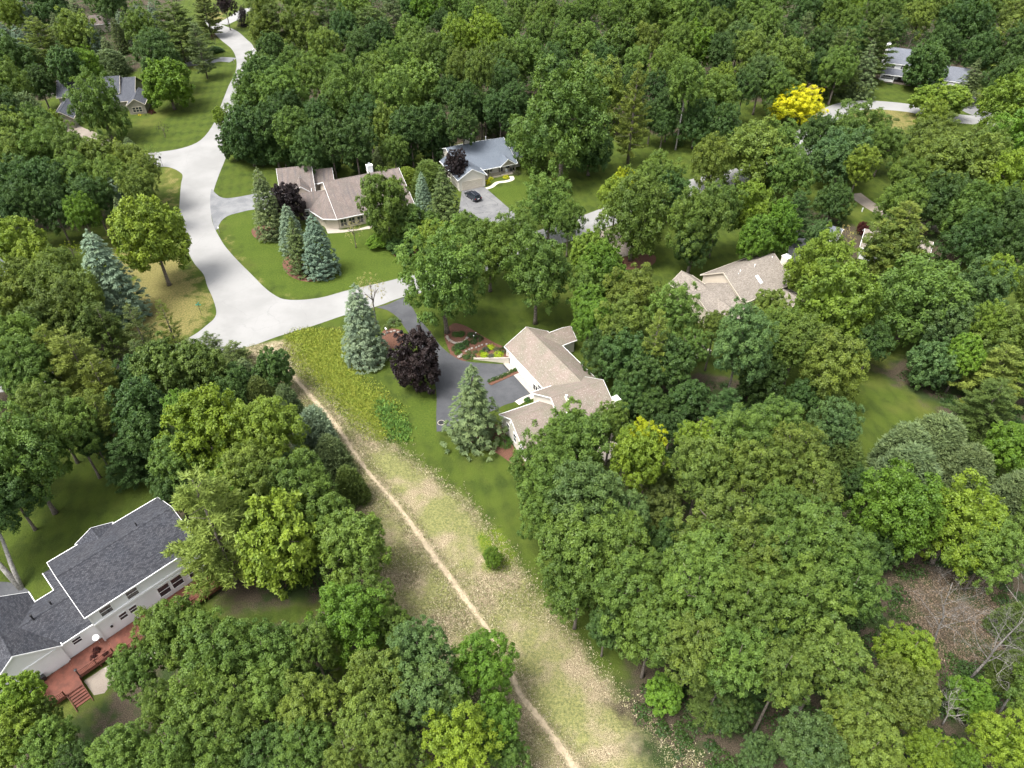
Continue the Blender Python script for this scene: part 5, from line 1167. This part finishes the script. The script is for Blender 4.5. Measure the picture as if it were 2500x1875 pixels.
# entry walk, bin and lawn patch beside the tan house
ribbon('walkway', smooth(W([(1262, 985), (1280, 975), (1298, 968), (1312, 962)]), False, 5), 1.1, .05, CREAM)
sheet('lawn_patch', smooth(W([(1215, 1000), (1232, 989), (1262, 981), (1288, 978), (1300, 985), (1262, 1000), (1222, 1014)]), True, 3), .034, None if False else GROUND)
bn2 = empty('storage_chest', (*at(1312, 951), 0), math.radians(-60)); tag(bn2, 'black lidded chest standing against the garage wall by the small window', 'chest')
b = MB(); b.box(-.6, -.45, 0, .6, .35, .95); b.build('body', BLACK, bn2); b = MB(); b.box(-.63, -.48, .952, .63, .38, 1.02); b.build('lid', BLACK, bn2)
hs3 = empty('hose_reel', on_deck(-3.0, -.2, .92)); bpy.data.objects.remove(hs3)
# ------------------------------------------------------------------ the trees, each a thing of its own
CW = {'G': 'mid green', 'D': 'dark green', 'V': 'bright green', 'L': 'light yellow-green', 'O': 'olive green', 'B': 'bluish green', 'Y': 'golden yellow', 'K': 'lime yellow', 'P': 'dark purple',
      'R': 'dark red', 'S': 'silvery blue', 'T': 'grey-green', 'N': 'dull green', 'W': 'yellowish green', 'X': 'deep green', 'Z': 'pale tan', 'E': 'yellow-green'}
KN = {'b': ('broadleaf_tree', 'broadleaf tree', 'tree'), 'm': ('maple_tree', 'leafy tree', 'tree'), 'a': ('broadleaf_tree', 'open-crowned tree', 'tree'), 't': ('young_tree', 'thin young tree', 'tree'),
      'o': ('broadleaf_tree', 'slender tree', 'tree'), 'p': ('pine_tree', 'feathery pine', 'pine tree'), 'q': ('pine_tree', 'thin see-through pine', 'pine tree'),
      's': ('spruce_tree', 'dense conical spruce', 'spruce tree'), 'n': ('spruce_tree', 'shaggy spruce', 'spruce tree'), 'y': ('cedar_tree', 'bushy evergreen', 'evergreen')}
# kind, centre px, centre py, radius px, colour [, height | (base px, base py)]      for p q s n: apex px, apex py, half-width px, colour, height | base
TREES = '''
b 243 262 66 G 241,343|b 385 138 58 D 19|m 408 208 64 V 406,268|t 397 314 14 P 398,336|p 470 55 36 T 478,192|p 436 5 66 X 19|t 523 93 10 R 4|b 340 72 40 G 17|s 268 88 22 T 11|y 268 120 40 T 8|s 305 25 24 S 13|s 345 5 24 S 13
s 380 3 22 S 13|s 290 40 20 N 12|s 238 55 26 S 14|s 205 35 20 S 13|s 145 28 24 T 12|s 68 -5 24 S 14|s 22 52 30 S 14|s 60 62 30 S 15|b 127 24 48 D 17|s 192 -10 26 T 14|b 268 8 42 D 17|b 25 32 34 L 16|p 108 40 46 W 18|b 190 92 50 O 17|p 90 110 44 X 13
m 162 162 42 D 17|b 213 157 34 V 15|b 28 138 50 D 18|b 95 205 40 D 13|b 22 208 50 G 18|y 72 225 46 T 12|b 12 268 44 D 17|b 38 328 52 O 17|b 95 308 42 G 16|b 125 302 30 L 10|b 140 345 46 G 16|b 26 385 50 O 17|b 100 378 54 G 17|b 178 382 48 G 17|b 243 392 52 O 16|b 314 402 50 O 15|b 356 416 36 O 14
b 185 430 50 G 16|b 98 442 52 D 16|b 28 450 54 D 16|b 268 440 48 G 15|b 338 458 44 O 15|s 308 335 24 T 312,398|t 372 378 22 G 6|s 266 430 28 S 310,560|n 279 480 26 T 282,598|s 588 12 18 P 585,62|b 547 8 26 P 14|p 505 -25 32 N 16|y 525 113 18 D 2|b 150 445 46 D 15|b 60 495 48 D 15|b 225 478 46 D 14|b 130 505 44 D 13|b 200 520 40 V 12|b 22 520 44 D 13
b 642 72 38 O 18|p 670 10 48 X 20|m 660 122 34 D 15|b 733 82 54 O 19|b 790 122 42 O 18|p 806 -15 58 X 21|b 866 25 44 G 18|p 897 15 68 X 850,170|p 965 -5 48 T 20|p 990 42 32 N 17|m 1002 18 32 D 18|m 1044 28 38 V 19|b 1076 54 28 D 17|y 1047 62 26 T 12|b 1107 17 40 G 19|b 1101 66 24 G 17|b 1143 32 27 G 18|b 1177 24 31 G 18|b 1210 42 30 G 18|b 1115 93 42 E 20|b 1180 92 50 E 21
b 1228 78 36 G 19|b 1020 122 42 G 18|b 962 160 42 G 18|b 1005 150 46 G 18|b 1068 142 50 G 19|o 1118 172 36 O 1120,330|o 1172 172 40 O 1176,345|b 1237 142 40 G 19|b 1228 200 42 D 18|m 642 198 52 D 18|b 630 168 32 G 17|b 694 228 54 G 19|b 718 172 46 G 18|b 772 185 42 G 18|b 829 172 38 G 17|m 660 312 50 D 16|m 718 322 50 G 16|b 849 250 74 G 20
m 806 342 48 D 16|m 866 346 48 D 16|b 922 190 56 G 19|m 1024 225 66 G 19|b 968 242 58 G 19|o 939 318 42 O 14|m 1052 308 44 D 15|m 1002 318 48 D 15|b 962 368 34 G 11|m 1143 255 42 D 17|m 1130 312 40 D 15|b 1220 268 42 D 17|b 1214 290 38 D 9|b 760 365 44 D 14|b 580 105 2 G 3
n 920 358 28 T 925,425|y 990 408 30 L 985,448|y 1044 390 44 O 1050,470|b 1112 402 30 P 1120,455|n 1078 405 48 N 1097,556|s 1027 420 23 S 1036,526|b 942 503 68 G 960,590|m 998 552 58 G 8|m 923 588 32 V 926,600|m 980 596 40 D 985,612|m 1049 552 32 G 6|t 863 566 24 Z 868,605
s 626 410 38 T 642,578|m 701 498 46 P 703,548|s 695 500 34 S 684,612|n 709 530 38 N 735,662|s 759 524 43 S 789,668|s 864 694 53 S 892,880|t 906 708 38 Z 912,792|m 1013 886 68 P 1022,948|n 1150 892 70 T 1164,1076
b 1082 682 102 G 1095,812|b 1068 600 52 L 15|b 1195 615 72 G 15|b 1310 665 88 G 1322,790|m 1434 614 46 L 13|m 1471 668 62 V 15|m 1440 752 50 V 12|b 1547 730 70 O 15|b 1646 768 66 G 16|p 1592 765 42 W 17|b 1520 795 62 O 14|m 1522 870 60 D 12|m 1630 882 62 D 12|m 1562 925 52 D 10|b 1340 508 66 G 14|b 1388 542 42 G 12
b 1268 572 48 G 14|b 1145 560 40 G 14|b 1550 540 84 G 1560,636|b 1504 482 46 L 14|m 1519 452 36 K 14|b 1606 450 64 G 14|b 1703 540 74 G 1692,668|b 1692 600 50 D 1692,672|b 1754 512 55 G 16|m 1831 512 56 E 15|m 1845 585 50 V 13|b 1375 292 112 G 1389,442|b 1440 370 66 D 12|b 1300 350 60 G 12|b 1462 226 76 O 19|p 1559 161 42 W 1539,402|o 1674 205 48 G 1656,366|o 1624 170 40 G 20
b 1746 242 56 G 17|m 1768 192 32 L 17|b 1845 378 90 O 16|b 1735 402 56 O 13|b 1278 150 54 G 19|b 1256 242 36 D 17|b 1321 85 40 G 20|b 1380 99 40 G 20|b 1431 96 34 G 20|b 1431 130 52 G 19|m 1513 115 46 G 18|b 1578 102 40 O 19|b 1556 152 34 G 18|b 1491 42 34 G 21|b 1641 38 72 G 20|b 1570 38 52 G 20|m 1692 124 54 V 18|b 1627 162 42 G 18|b 1760 24 44 D 20|b 1825 38 50 G 20
b 1805 100 42 B 19|b 1839 128 48 O 19|b 1859 186 46 B 17|b 1816 214 40 D 16|b 1267 22 28 G 21|b 1307 42 28 G 21|b 1343 25 28 G 21|b 1386 37 28 G 21|b 1420 32 28 G 21|b 1452 14 28 G 21|b 1530 10 34 G 20|b 1250 55 28 G 20|b 1700 20 34 G 20|b 1875 60 38 G 20|b 1690 215 36 D 15|b 1600 215 34 D 15|b 1590 285 34 D 12|b 1620 305 34 D 11|b 1700 300 50 D 13|b 1770 300 40 D 13|b 1635 260 36 D 14
b 1946 258 62 Y 1945,302|b 1983 226 15 Z 10|b 1915 158 60 O 18|b 1898 214 46 G 15|p 1957 32 30 T 18|p 1898 48 36 X 19|b 1968 25 44 D 19|b 2034 34 46 G 19|b 2079 58 34 G 18|p 2045 70 50 X 20|b 2048 165 46 G 17|n 2093 116 26 T 2060,236|n 2135 95 38 T 2100,238|p 2130 35 48 X 20|b 2087 10 32 E 19|m 2260 160 57 D 2243,220|b 2243 42 38 O 19
b 2158 28 42 G 19|b 2215 10 36 G 19|b 2300 16 42 O 19|b 2348 70 62 D 19|p 2440 40 50 W 20|n 2392 142 36 T 2371,252|b 2490 115 44 D 19|b 2484 42 38 O 19|b 2413 26 38 G 19|m 2294 248 62 L 2290,292|b 2272 294 38 L 11|b 2278 342 64 O 12|b 2480 262 74 L 17|m 2484 345 66 V 15|b 2085 332 76 G 15|b 1997 338 52 D 13|b 2160 355 44 G 13
b 2056 385 76 B 14|m 2102 402 40 L 14|b 1903 352 52 G 15|b 1932 422 56 G 14|b 2342 412 102 O 16|b 2257 388 56 O 13|b 2218 440 52 G 12|b 2399 385 60 O 15|b 2464 442 62 E 15|m 1903 560 56 V 13|p 1937 468 38 D 12|b 2034 496 48 D 2010,545|b 2200 506 58 G 13|b 2294 495 66 D 13|b 2379 512 60 G 14|b 2464 522 60 D 14|b 2371 585 62 D 12|b 2464 600 62 D 12
b 2000 574 34 B 8|t 2062 580 28 Z 7|m 2107 556 14 R 3|p 2187 498 66 W 16|b 2187 608 72 O 13|b 2005 662 82 L 15|m 2034 755 100 L 17|b 2229 740 110 G 17|b 2385 712 76 B 15|m 2436 674 46 E 15|b 2314 798 72 B 13|b 2413 792 46 L 14|m 2357 868 46 V 11|m 2275 892 56 B 2262,945|b 2470 826 72 O 15|p 2462 850 74 W 2440,985|b 1946 838 72 O 15|b 1898 822 70 G 15|b 2031 895 80 O 15|b 2130 840 46 D 10
b 1811 838 78 B 1740,1010|b 1880 760 50 O 14|b 1745 802 42 O 12|b 1690 850 44 G 12|p 1763 955 52 D 9|m 1862 930 62 D 9|b 1960 970 46 D 8|m 1680 975 50 D 8
b 1408 1078 88 G 15|b 1330 1145 80 G 13|b 1492 1030 50 G 12|b 1556 1118 72 E 15|b 1575 1075 44 K 15|b 1436 1224 98 B 17|b 1350 1182 76 G 14|b 1420 1350 104 G 15|b 1508 1322 82 G 15|b 1533 1262 56 B 13|b 1717 1138 86 O 16|b 1802 1082 82 G 17|b 1845 1152 76 O 16|b 1703 1074 54 E 15|b 1760 1296 102 O 17|b 1717 1382 92 G 16|b 1831 1367 82 O 16|b 1604 1250 62 N 8|b 1620 1180 50 N 7|b 1630 1340 60 D 9|b 1330 1255 62 G 11|b 1640 1040 40 D 8
b 1890 1042 72 G 15|b 1942 1116 72 O 16|b 1976 1204 76 O 15|b 2042 1040 58 B 13|y 2050 1075 64 X 9|y 2209 1040 62 T 8|y 2286 1015 62 T 9|y 2215 1095 84 T 9|y 2362 1090 56 T 8|p 2405 935 70 X 11|m 2464 1098 62 V 9|y 2480 1160 58 T 7|b 2195 1252 112 V 15|b 2332 1286 112 E 14|b 2424 1345 72 G 12|b 1974 1324 96 G 16|b 1903 1352 72 G 16|b 2062 1368 82 G 15|b 1900 1250 70 G 15|b 2090 1180 40 D 7|m 2140 1330 60 D 8
b 1413 1435 86 G 13|b 1526 1452 82 G 15|b 1694 1578 92 O 16|b 1595 1540 84 G 14|b 1793 1612 84 G 16|m 1622 1694 48 V 5|p 1740 1650 62 X 10|p 1815 1640 46 D 9|b 1694 1454 88 G 17|b 1817 1479 88 G 17|b 1852 1842 44 B 6|b 1949 1480 102 G 17|b 2072 1446 78 G 15|b 2023 1612 94 O 16|b 1914 1644 74 O 16|b 2215 1600 74 E 14|b 2196 1704 92 O 15|b 2097 1762 82 O 15|b 1974 1828 88 B 14
b 2122 1850 74 O 14|b 2262 1842 62 E 13|m 2369 1704 54 V 6|b 2443 1805 74 E 10|y 2477 1600 46 X 6|b 1610 1400 60 G 12|b 1880 1550 60 D 13|m 1480 1530 50 D 9|b 2340 1860 50 V 7|b 1780 1740 50 D 7|y 2480 1480 46 X 6
b 520 1075 112 E 17|b 655 1055 88 L 16|b 620 1172 82 O 15|b 742 1190 82 G 14|b 440 1130 66 G 14|y 772 995 50 S 9|y 808 1065 46 T 8|y 852 1140 40 X 7|y 702 940 36 T 8|y 640 920 40 N 9|m 680 1320 112 L 15|b 860 1340 88 G 13|b 780 1260 70 G 12|p 464 1160 116 W 455,1420|b 430 1200 60 D 10|b 560 1220 66 V 12
b 42 1112 108 G 113,1252|b 112 998 64 O 15|b 176 1048 66 G 14|p 269 960 52 W 14|m 340 998 72 D 14|m 354 1062 52 D 12|p 312 1075 50 D 9|b 448 1000 48 V 14|b 20 1200 70 D 12|b 60 900 64 G 15|b 230 1080 40 D 9
m 42 597 56 L 12|m 92 632 50 L 12|b 145 657 50 O 12|t 173 611 26 K 4|s 211 562 66 S 292,775|m 371 583 84 L 363,696|b 127 710 76 O 15|b 57 684 54 O 14|b 28 742 68 O 14|b 198 725 60 O 14|b 156 770 68 X 14|q 269 745 46 X 12|b 227 796 62 X 12|q 312 745 46 N 300,880|q 388 732 30 W 430,860|q 504 815 40 N 512,880|q 453 830 42 N 460,900|q 563 835 38 N 578,890|q 350 830 40 N 9
b 42 852 74 G 16|p 156 800 54 W 15|p 212 810 76 W 16|p 262 870 52 W 14|m 411 910 80 X 14|m 496 904 64 X 13|s 607 875 42 T 9|b 57 925 66 G 14|m 667 905 52 D 9|m 340 920 56 D 11|b 100 800 60 X 13|b 560 960 44 D 10|m 580 930 44 D 9
b 395 1550 66 G 12|b 444 1545 78 G 14|b 325 1640 62 G 12|b 543 1604 94 G 15|b 494 1728 92 G 15|b 296 1842 72 G 14|b 420 1842 72 G 14|m 40 1702 60 E 12|m 28 1802 68 L 12|b 123 1815 64 G 11|b 572 1762 82 G 14|b 543 1830 76 G 13|b 655 1602 78 G 14|b 847 1520 96 V 13|b 763 1570 64 G 13|p 837 1575 32 W 9|b 665 1712 82 G 14|b 1020 1604 86 B 14|b 1178 1630 80 V 12|b 1045 1692 82 B 14
b 921 1682 96 O 14|b 748 1728 78 O 14|b 901 1778 82 O 14|b 1119 1812 86 E 13|b 1207 1762 66 V 11|b 970 1842 62 O 13|b 847 1842 62 O 13|b 748 1828 72 G 13|b 655 1828 72 D 12|b 1240 1842 50 G 8|b 901 1469 62 G 9|b 960 1530 50 G 9|b 400 1720 56 G 12|b 100 1740 40 G 9|m 1203 1362 24 V 1206,1385|b 1100 1730 50 G 12|b 190 1860 50 D 10
b 1900 -20 46 G 20|b 1600 -25 50 G 20|b 1450 -25 46 G 21|b 1300 -20 44 G 21|b 1180 -20 44 G 20|b 1000 -30 48 D 19|b 860 -30 46 G 19|b 720 -15 46 G 19|b 2020 -25 46 G 20|b 2150 -30 46 G 20|b 2330 -30 46 D 20|b 2450 -25 46 O 20|b 20 -30 46 D 18|b 110 -30 46 G 18|b 230 -30 40 D 17|b 640 20 40 O 18|b 1750 -20 46 G 20|b 2540 200 60 G 18|b 2550 330 70 O 16|b 2560 480 70 G 15|b 2560 700 76 O 15|b 2570 900 80 G 14|b -50 350 60 O 16|b -50 480 60 D 15|b -60 700 70 O 14|b -70 880 80 G 15|b -80 1100 90 G 15|b 2560 1300 80 G 9|b 2570 1700 90 G 12
b 1640 470 46 D 12|b 1575 500 34 G 11|b 930 95 42 D 18|b 880 125 40 D 17|b 1000 88 40 G 18|b 840 70 40 D 19|b 1475 862 58 D 10|b 1455 785 52 V 12|b 1535 965 50 D 8|b 1592 1000 48 D 7|b 1430 700 48 G 13|b 1290 290 38 D 12|m 570 350 42 D 9|m 632 362 44 D 9|m 690 370 42 D 8|m 745 376 40 D 8|m 800 388 36 D 7|m 880 388 36 D 7|m 985 375 34 D 6|m 1060 350 40 D 8|b 1100 230 40 D 17|b 614 250 60 G 16|m 602 325 56 D 15|b 700 270 44 D 15|b 780 290 44 D 15|b 900 290 44 D 15|b 1075 350 34 D 9|b 1185 270 40 D 14|m 540 285 22 E 5|b 1350 160 42 D 17|b 1470 150 40 D 17|b 1400 200 34 D 15|b 1550 210 36 D 14|b 1760 130 40 D 17|b 1660 100 40 G 19|b 1750 70 40 G 19|b 1930 110 40 D 17|b 2010 110 40 D 16|b 2080 110 40 D 16|b 1990 170 40 D 14|b 2300 110 44 D 16|b 2400 130 44 D 16|b 2450 190 44 D 14|b 2170 80 34 D 16
'''
LANDMARKS = [('the black car on the driveway', 1156, 476), ('the blue-grey house', 1180, 380), ('the brown-roofed house', 850, 450), ('the taupe-roofed house', 1810, 690), ('the pale tan house', 1350, 950),
 ('the white decked house', 230, 1450), ('the dark-roofed house', 240, 230), ('the white two-storey house', 2215, 160), ('the golden yellow tree', 1946, 255), ('the street sign', 480, 745),
 ('the side-street junction', 470, 380), ('the dead trees', 2350, 1520), ('the shaded back lawn', 2100, 1000), ('the sandy path', 1130, 1450), ('the curved far road', 2150, 262),
 ('the top bend of the road', 590, 80), ('the tan retaining wall', 1200, 880), ('the parched grass corner', 420, 690), ('the tall bare-stemmed pair', 1145, 230), ('the hidden pale roof', 2160, 590),
 ('the red deck', 330, 1560), ('the big meadow', 1250, 1560), ('the small bush in the meadow', 1203, 1362), ('the tall pine on the mown lawn', 1559, 280), ('the middle of the far woods', 1450, 60),
 ('the top edge of the woods', 900, 20), ('the far corner woods', 2400, 60), ('the left woods', 120, 400), ('the right-hand woods', 2400, 560), ('the lower right woods', 1850, 1450), ('the lower left woods', 600, 1700),
 ('the bottom edge of the picture', 1000, 1840), ('the flower-garden oak', 1082, 690), ('the huge oak', 1375, 292), ('the great blue spruce', 260, 680), ('the big purple maple', 1013, 882),
 ('the three ringed spruces', 740, 610), ('the back-lawn evergreens', 2230, 1090), ('the evergreens along the path', 790, 1080), ('the big yellowish pine', 467, 1294)]
ORD = ['', 'second', 'third', 'fourth', 'fifth', 'sixth', 'seventh', 'eighth', 'ninth', 'tenth', 'eleventh', 'twelfth', 'thirteenth', 'fourteenth', 'fifteenth']
SPECIAL = {(1082, 682): 'broad open-crowned oak with visible forked limbs over the round flower garden', (1375, 292): 'huge round-crowned oak standing right beside the blue-grey house',
 (211, 562): 'great silvery blue spruce, widest of all, on the grass left of the road', (371, 583): 'round light-green maple with a bare trunk on the parched grass corner',
 (1013, 886): 'wide dark purple maple between the asphalt driveway and the meadow lawn', (1150, 892): 'grey-green spruce with spreading boughs standing over the turning court of the driveway',
 (864, 694): 'tall silvery blue spruce alone at the road edge near the driveway mouth', (906, 708): 'thin tan-leaved little tree just behind the roadside blue spruce', (1946, 258): 'golden yellow tree at the end of the far curved road',
 (464, 1160): 'huge yellowish green pine leaning its boughs over the white house', (1203, 1362): 'small round green bush alone at the edge of the dry meadow', (709, 530): 'dull green spruce in the middle of the three in a mulch ring',
 (759, 524): 'silvery blue spruce with scaly tiers, right-hand one of three in a mulch ring', (695, 500): 'silvery blue spruce at the back of the three in a mulch ring', (626, 410): 'grey-green spruce standing beside the grey gravel driveway',
 (701, 498): 'dark purple tree in front of the brown-roofed house', (1112, 402): 'dark purple tree against the garage of the blue-grey house', (588, 12): 'dark purple conical tree beside the pale driveway at the top of the road',
 (397, 314): 'tiny dark purple tree alone on the mown lawn', (1559, 161): 'tall yellowish pine with a bare trunk on the mown lawn behind the oak', (680, 1320): 'vivid light-green maple filling the gap between the big pine and the path',
 (1983, 226): 'small cream-flowered tree behind the golden yellow tree', (243, 262): 'big round tree hiding the front of the dark-roofed house', (2260, 160): 'spreading dark green tree in front of the white two-storey house',
 (942, 503): 'round-crowned maple in front of the brown-roofed house', (173, 611): 'small lime yellow bush-like tree behind the great blue spruce', (2107, 556): 'small dark red ornamental maple beside the hidden pale roof',
 (470, 55): 'tall grey-green pine with a bare trunk on the lawn beside the road bend', (523, 93): 'little dark red tree beside the inner bend of the road'}
R0 = {'b': 5, 'm': 5, 'a': 5, 't': 5, 'o': 5, 'p': 5, 'q': 4.2, 's': 3.2, 'n': 3.2, 'y': 3.2}; H0 = {'p': 18, 'q': 18, 's': 14, 'n': 14, 'y': 8}
def build_trees():
    rr = random.Random(77); recs = []
    for line in TREES.replace('\n', '|').split('|'):
        f = line.split()
        if len(f) != 6: continue
        k, x, y, r, c, e = f[0], float(f[1]), float(f[2]), float(f[3]), f[4], f[5]
        if r < 6: continue
        if ',' in e:
            bx, by = map(float, e.split(',')); bx = x+(by-y)*(1250-x)/(2927.7-y); X, Y = at(bx, by)
            if k in 'pqsny': Z = height_for(X, Y, y); R = 1.1*r*depth(X, Y, Z*.3)/FPX; h = Z; hc = 0; hh = 0
            else:
                hc = height_for(X, Y, y)
                if hc < 1: hc = 1.
                R = r*depth(X, Y, hc)/FPX; R *= .92; hh = R*(1.5 if k == 'o' else 1.32); hh = min(hh, hc*.95); h = hc+hh
        else:
            h = float(e)
            if k in 'pqsny':
                ax = x
                for _ in range(4):
                    X, Y = at(ax, y, h); ax += x-photo(X, Y, h*.45)[0]
                R = 1.12*r*depth(X, Y, h*.4)/FPX; hc = hh = 0
            else:
                hh = 5
                for _ in range(6):
                    hc = h-hh; X, Y = at(x, y, hc); R = .92*r*depth(X, Y, hc)/FPX; hh = min(R*(1.45 if k == 'o' else 1.22), h*.485)
        recs.append(dict(k=k, x=x, y=y, c=c, X=X, Y=Y, R=R, h=h, hc=hc, hh=hh))
    # labels: look, then where it stands
    used = {}
    for t in recs:
        key = (int(t['x']), int(t['y']))
        if key in SPECIAL: t['label'] = SPECIAL[key]; t['key'] = None; continue
        d, nm, lx, ly = min((math.hypot(t['x']-lx, (t['y']-ly)*1.2), nm, lx, ly) for nm, lx, ly in LANDMARKS)
        dx, dy = t['x']-lx, t['y']-ly
        w_ = ('right of' if dx > 0 else 'left of') if abs(dx) > abs(dy) else ('in front of' if dy > 0 else 'behind')
        size = 'large ' if t['R'] > 6.2 else ('small ' if t['R'] < 3.0 else '')
        t['key'] = (CW[t['c']], size, t['k'], w_, nm); t['d'] = d; used.setdefault(t['key'], []).append(t)
    for key, L in used.items():
        L.sort(key=lambda t: t['d'])
        for i, t in enumerate(L):
            s = '%s%s %s %s %s' % (key[1], key[0], KN[key[2]][1], key[3], key[4].replace('the ', '', 1) if len(key[4].split()) > 5 else key[4])
            if len(L) > 1: s = ('nearest ' if i == 0 else ORD[min(i, 14)]+' nearest ')+s
            t['label'] = s
    grp = {'b': 'broadleaf trees of the woods and gardens', 'm': 'broadleaf trees of the woods and gardens', 'a': 'broadleaf trees of the woods and gardens', 'o': 'broadleaf trees of the woods and gardens', 't': 'young trees',
           'p': 'pines among the houses', 'q': 'pines among the houses', 's': 'spruces of the gardens', 'n': 'spruces of the gardens', 'y': 'bushy evergreens'}
    for t in recs:
        k = t['k']; nm, _, cat = KN[k]
        root = empty(nm, (t['X'], t['Y'], 0), rr.uniform(0, 6.28)); tag(root, t['label'], cat, grp[k])
        pass
        lib = CR['b'] if k == 'o' else CR[k]
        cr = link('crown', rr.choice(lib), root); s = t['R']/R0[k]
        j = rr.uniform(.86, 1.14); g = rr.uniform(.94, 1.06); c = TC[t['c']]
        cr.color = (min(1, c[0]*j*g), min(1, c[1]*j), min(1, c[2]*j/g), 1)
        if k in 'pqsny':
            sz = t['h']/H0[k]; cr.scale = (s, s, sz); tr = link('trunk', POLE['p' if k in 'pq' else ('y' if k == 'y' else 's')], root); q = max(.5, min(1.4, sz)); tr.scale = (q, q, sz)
        else:
            cr.location = (0, 0, t['hc']); e_ = rr.uniform(.93, 1.07); cr.scale = (s*e_, s/e_, t['hh']/5)
            tr = link('trunk', rr.choice(TRUNK_PALE if (k == 'o' and rr.random() < .3) else TRUNK), root); tr.scale = (s, s, t['hc']/10) if t['R'] < t['hc'] else (s*.8, s*.8, t['hc']/10)
        if k in 'bmao':
            cr.rotation_euler = (rr.uniform(-.12, .12), rr.uniform(-.12, .12), 0)
    print('TREES', len(recs), {k: sum(1 for t in recs if t['k'] == k) for k in KN})
build_trees()

# ------------------------------------------------------------------ bare and leaning trees
def dead_tree(base, h, seed, lean=(0, 0), spread=.55, r0=.16, label='', levels=4, mat=None):
    rr = random.Random(seed); root = empty('dead_tree', base); tag(root, label, 'dead tree', 'dead trees in the lower right woods')
    tb = MB(); bb = MB()
    top = Vector((lean[0], lean[1], h)); pts = [Vector((0, 0, -.2))]
    for i in range(1, 7):
        t = i/6; pts.append(Vector((lean[0]*t**1.2+rr.uniform(-.15, .15), lean[1]*t**1.2+rr.uniform(-.15, .15), h*t)))
    tb.tube(pts, [r0*(1-.85*i/6) for i in range(7)], 8)
    def grow(p, d, l, r, lv):
        n = 4; P = [p]; q = p.copy(); dd = d.copy()
        for i in range(n):
            dd = (dd+Vector((rr.gauss(0, .16), rr.gauss(0, .16), rr.gauss(.03, .12)))).normalized(); q = q+dd*l/n; P.append(q.copy())
        bb.tube(P, [r*(1-.75*i/n) for i in range(n+1)], 5 if lv > 2 else 3, False)
        if lv <= 0: return
        for k in range(rr.choice((3, 4, 5))):
            i = rr.randint(1, n); ax = Vector((rr.gauss(0, 1), rr.gauss(0, 1), rr.gauss(.2, .7))).normalized()
            grow(P[i], (dd*.7+ax*.75).normalized(), l*rr.uniform(.42, .7), r*.45, lv-1)
    for k in range(15):
        t = .3+.7*k/15; i = min(5, int(t*6)); p = pts[i].lerp(pts[i+1], t*6-i); a = k*2.4+rr.uniform(-.5, .5)
        grow(p, Vector((math.cos(a), math.sin(a), .5+.4*t)).normalized(), h*spread*rr.uniform(.5, 1)*(1.15-t*.6), r0*.42*(1.2-t), levels-1)
    tb.build('trunk', mat or DEADWOOD, root, True); bb.build('branches', mat or DEADWOOD, root)
    return root
dead_tree(B3(2275, 1580), 11, 3, (-1.5, 1.5), .50, .14, 'grey leafless tree with fine twigs just left of the bare leaf-strewn ground', 4)
dead_tree(B3(2365, 1660), 12, 4, (2.0, 1.5), .48, .17, 'dead grey tree in the middle of the leaf-strewn clearing, leaning right', 4)
dead_tree(B3(2460, 1540), 11, 5, (.5, 2.0), .45, .15, 'bleached white dead tree at the right edge above the leaf-strewn clearing', 3, BARK_PALE)
dead_tree(B3(2440, 1740), 10, 6, (-.3, 1.5), .45, .13, 'bleached dead tree low at the right edge below the clearing', 3, BARK_PALE)
dead_tree(B3(2300, 1770), 7, 7, (-1.5, .5), .32, .10, 'slim dead tree sticking out of the green crowns below the clearing', 3, BARK_PALE)
def leaning(base, tops, h, label):
    root = empty('broadleaf_tree', base); tag(root, label, 'tree', 'trees by the white house'); b = MB(); rr = random.Random(9)
    for tx, ty, r in tops:
        b.tube([(0, 0, -.2), (tx*.35, ty*.35, h*.35), (tx*.7, ty*.7, h*.62), (tx, ty, h)], [r*1.3, r, r*.8, r*.45], 9)
    b.build('trunk', BARK_PALE, root, True)
    for i, (tx, ty, r) in enumerate(tops):
        cr = link('crown', CR['b'][i], root); cr.location = (tx, ty, h+1.5); cr.scale = (.82, .82, .8); cr.color = (*TC['D'], 1)
leaning(B3(52, 1437), [(-4.5, 3.0, .30), (-2.0, 4.5, .26)], 9, 'double-trunked leaning tree on the dark lawn at the left edge')
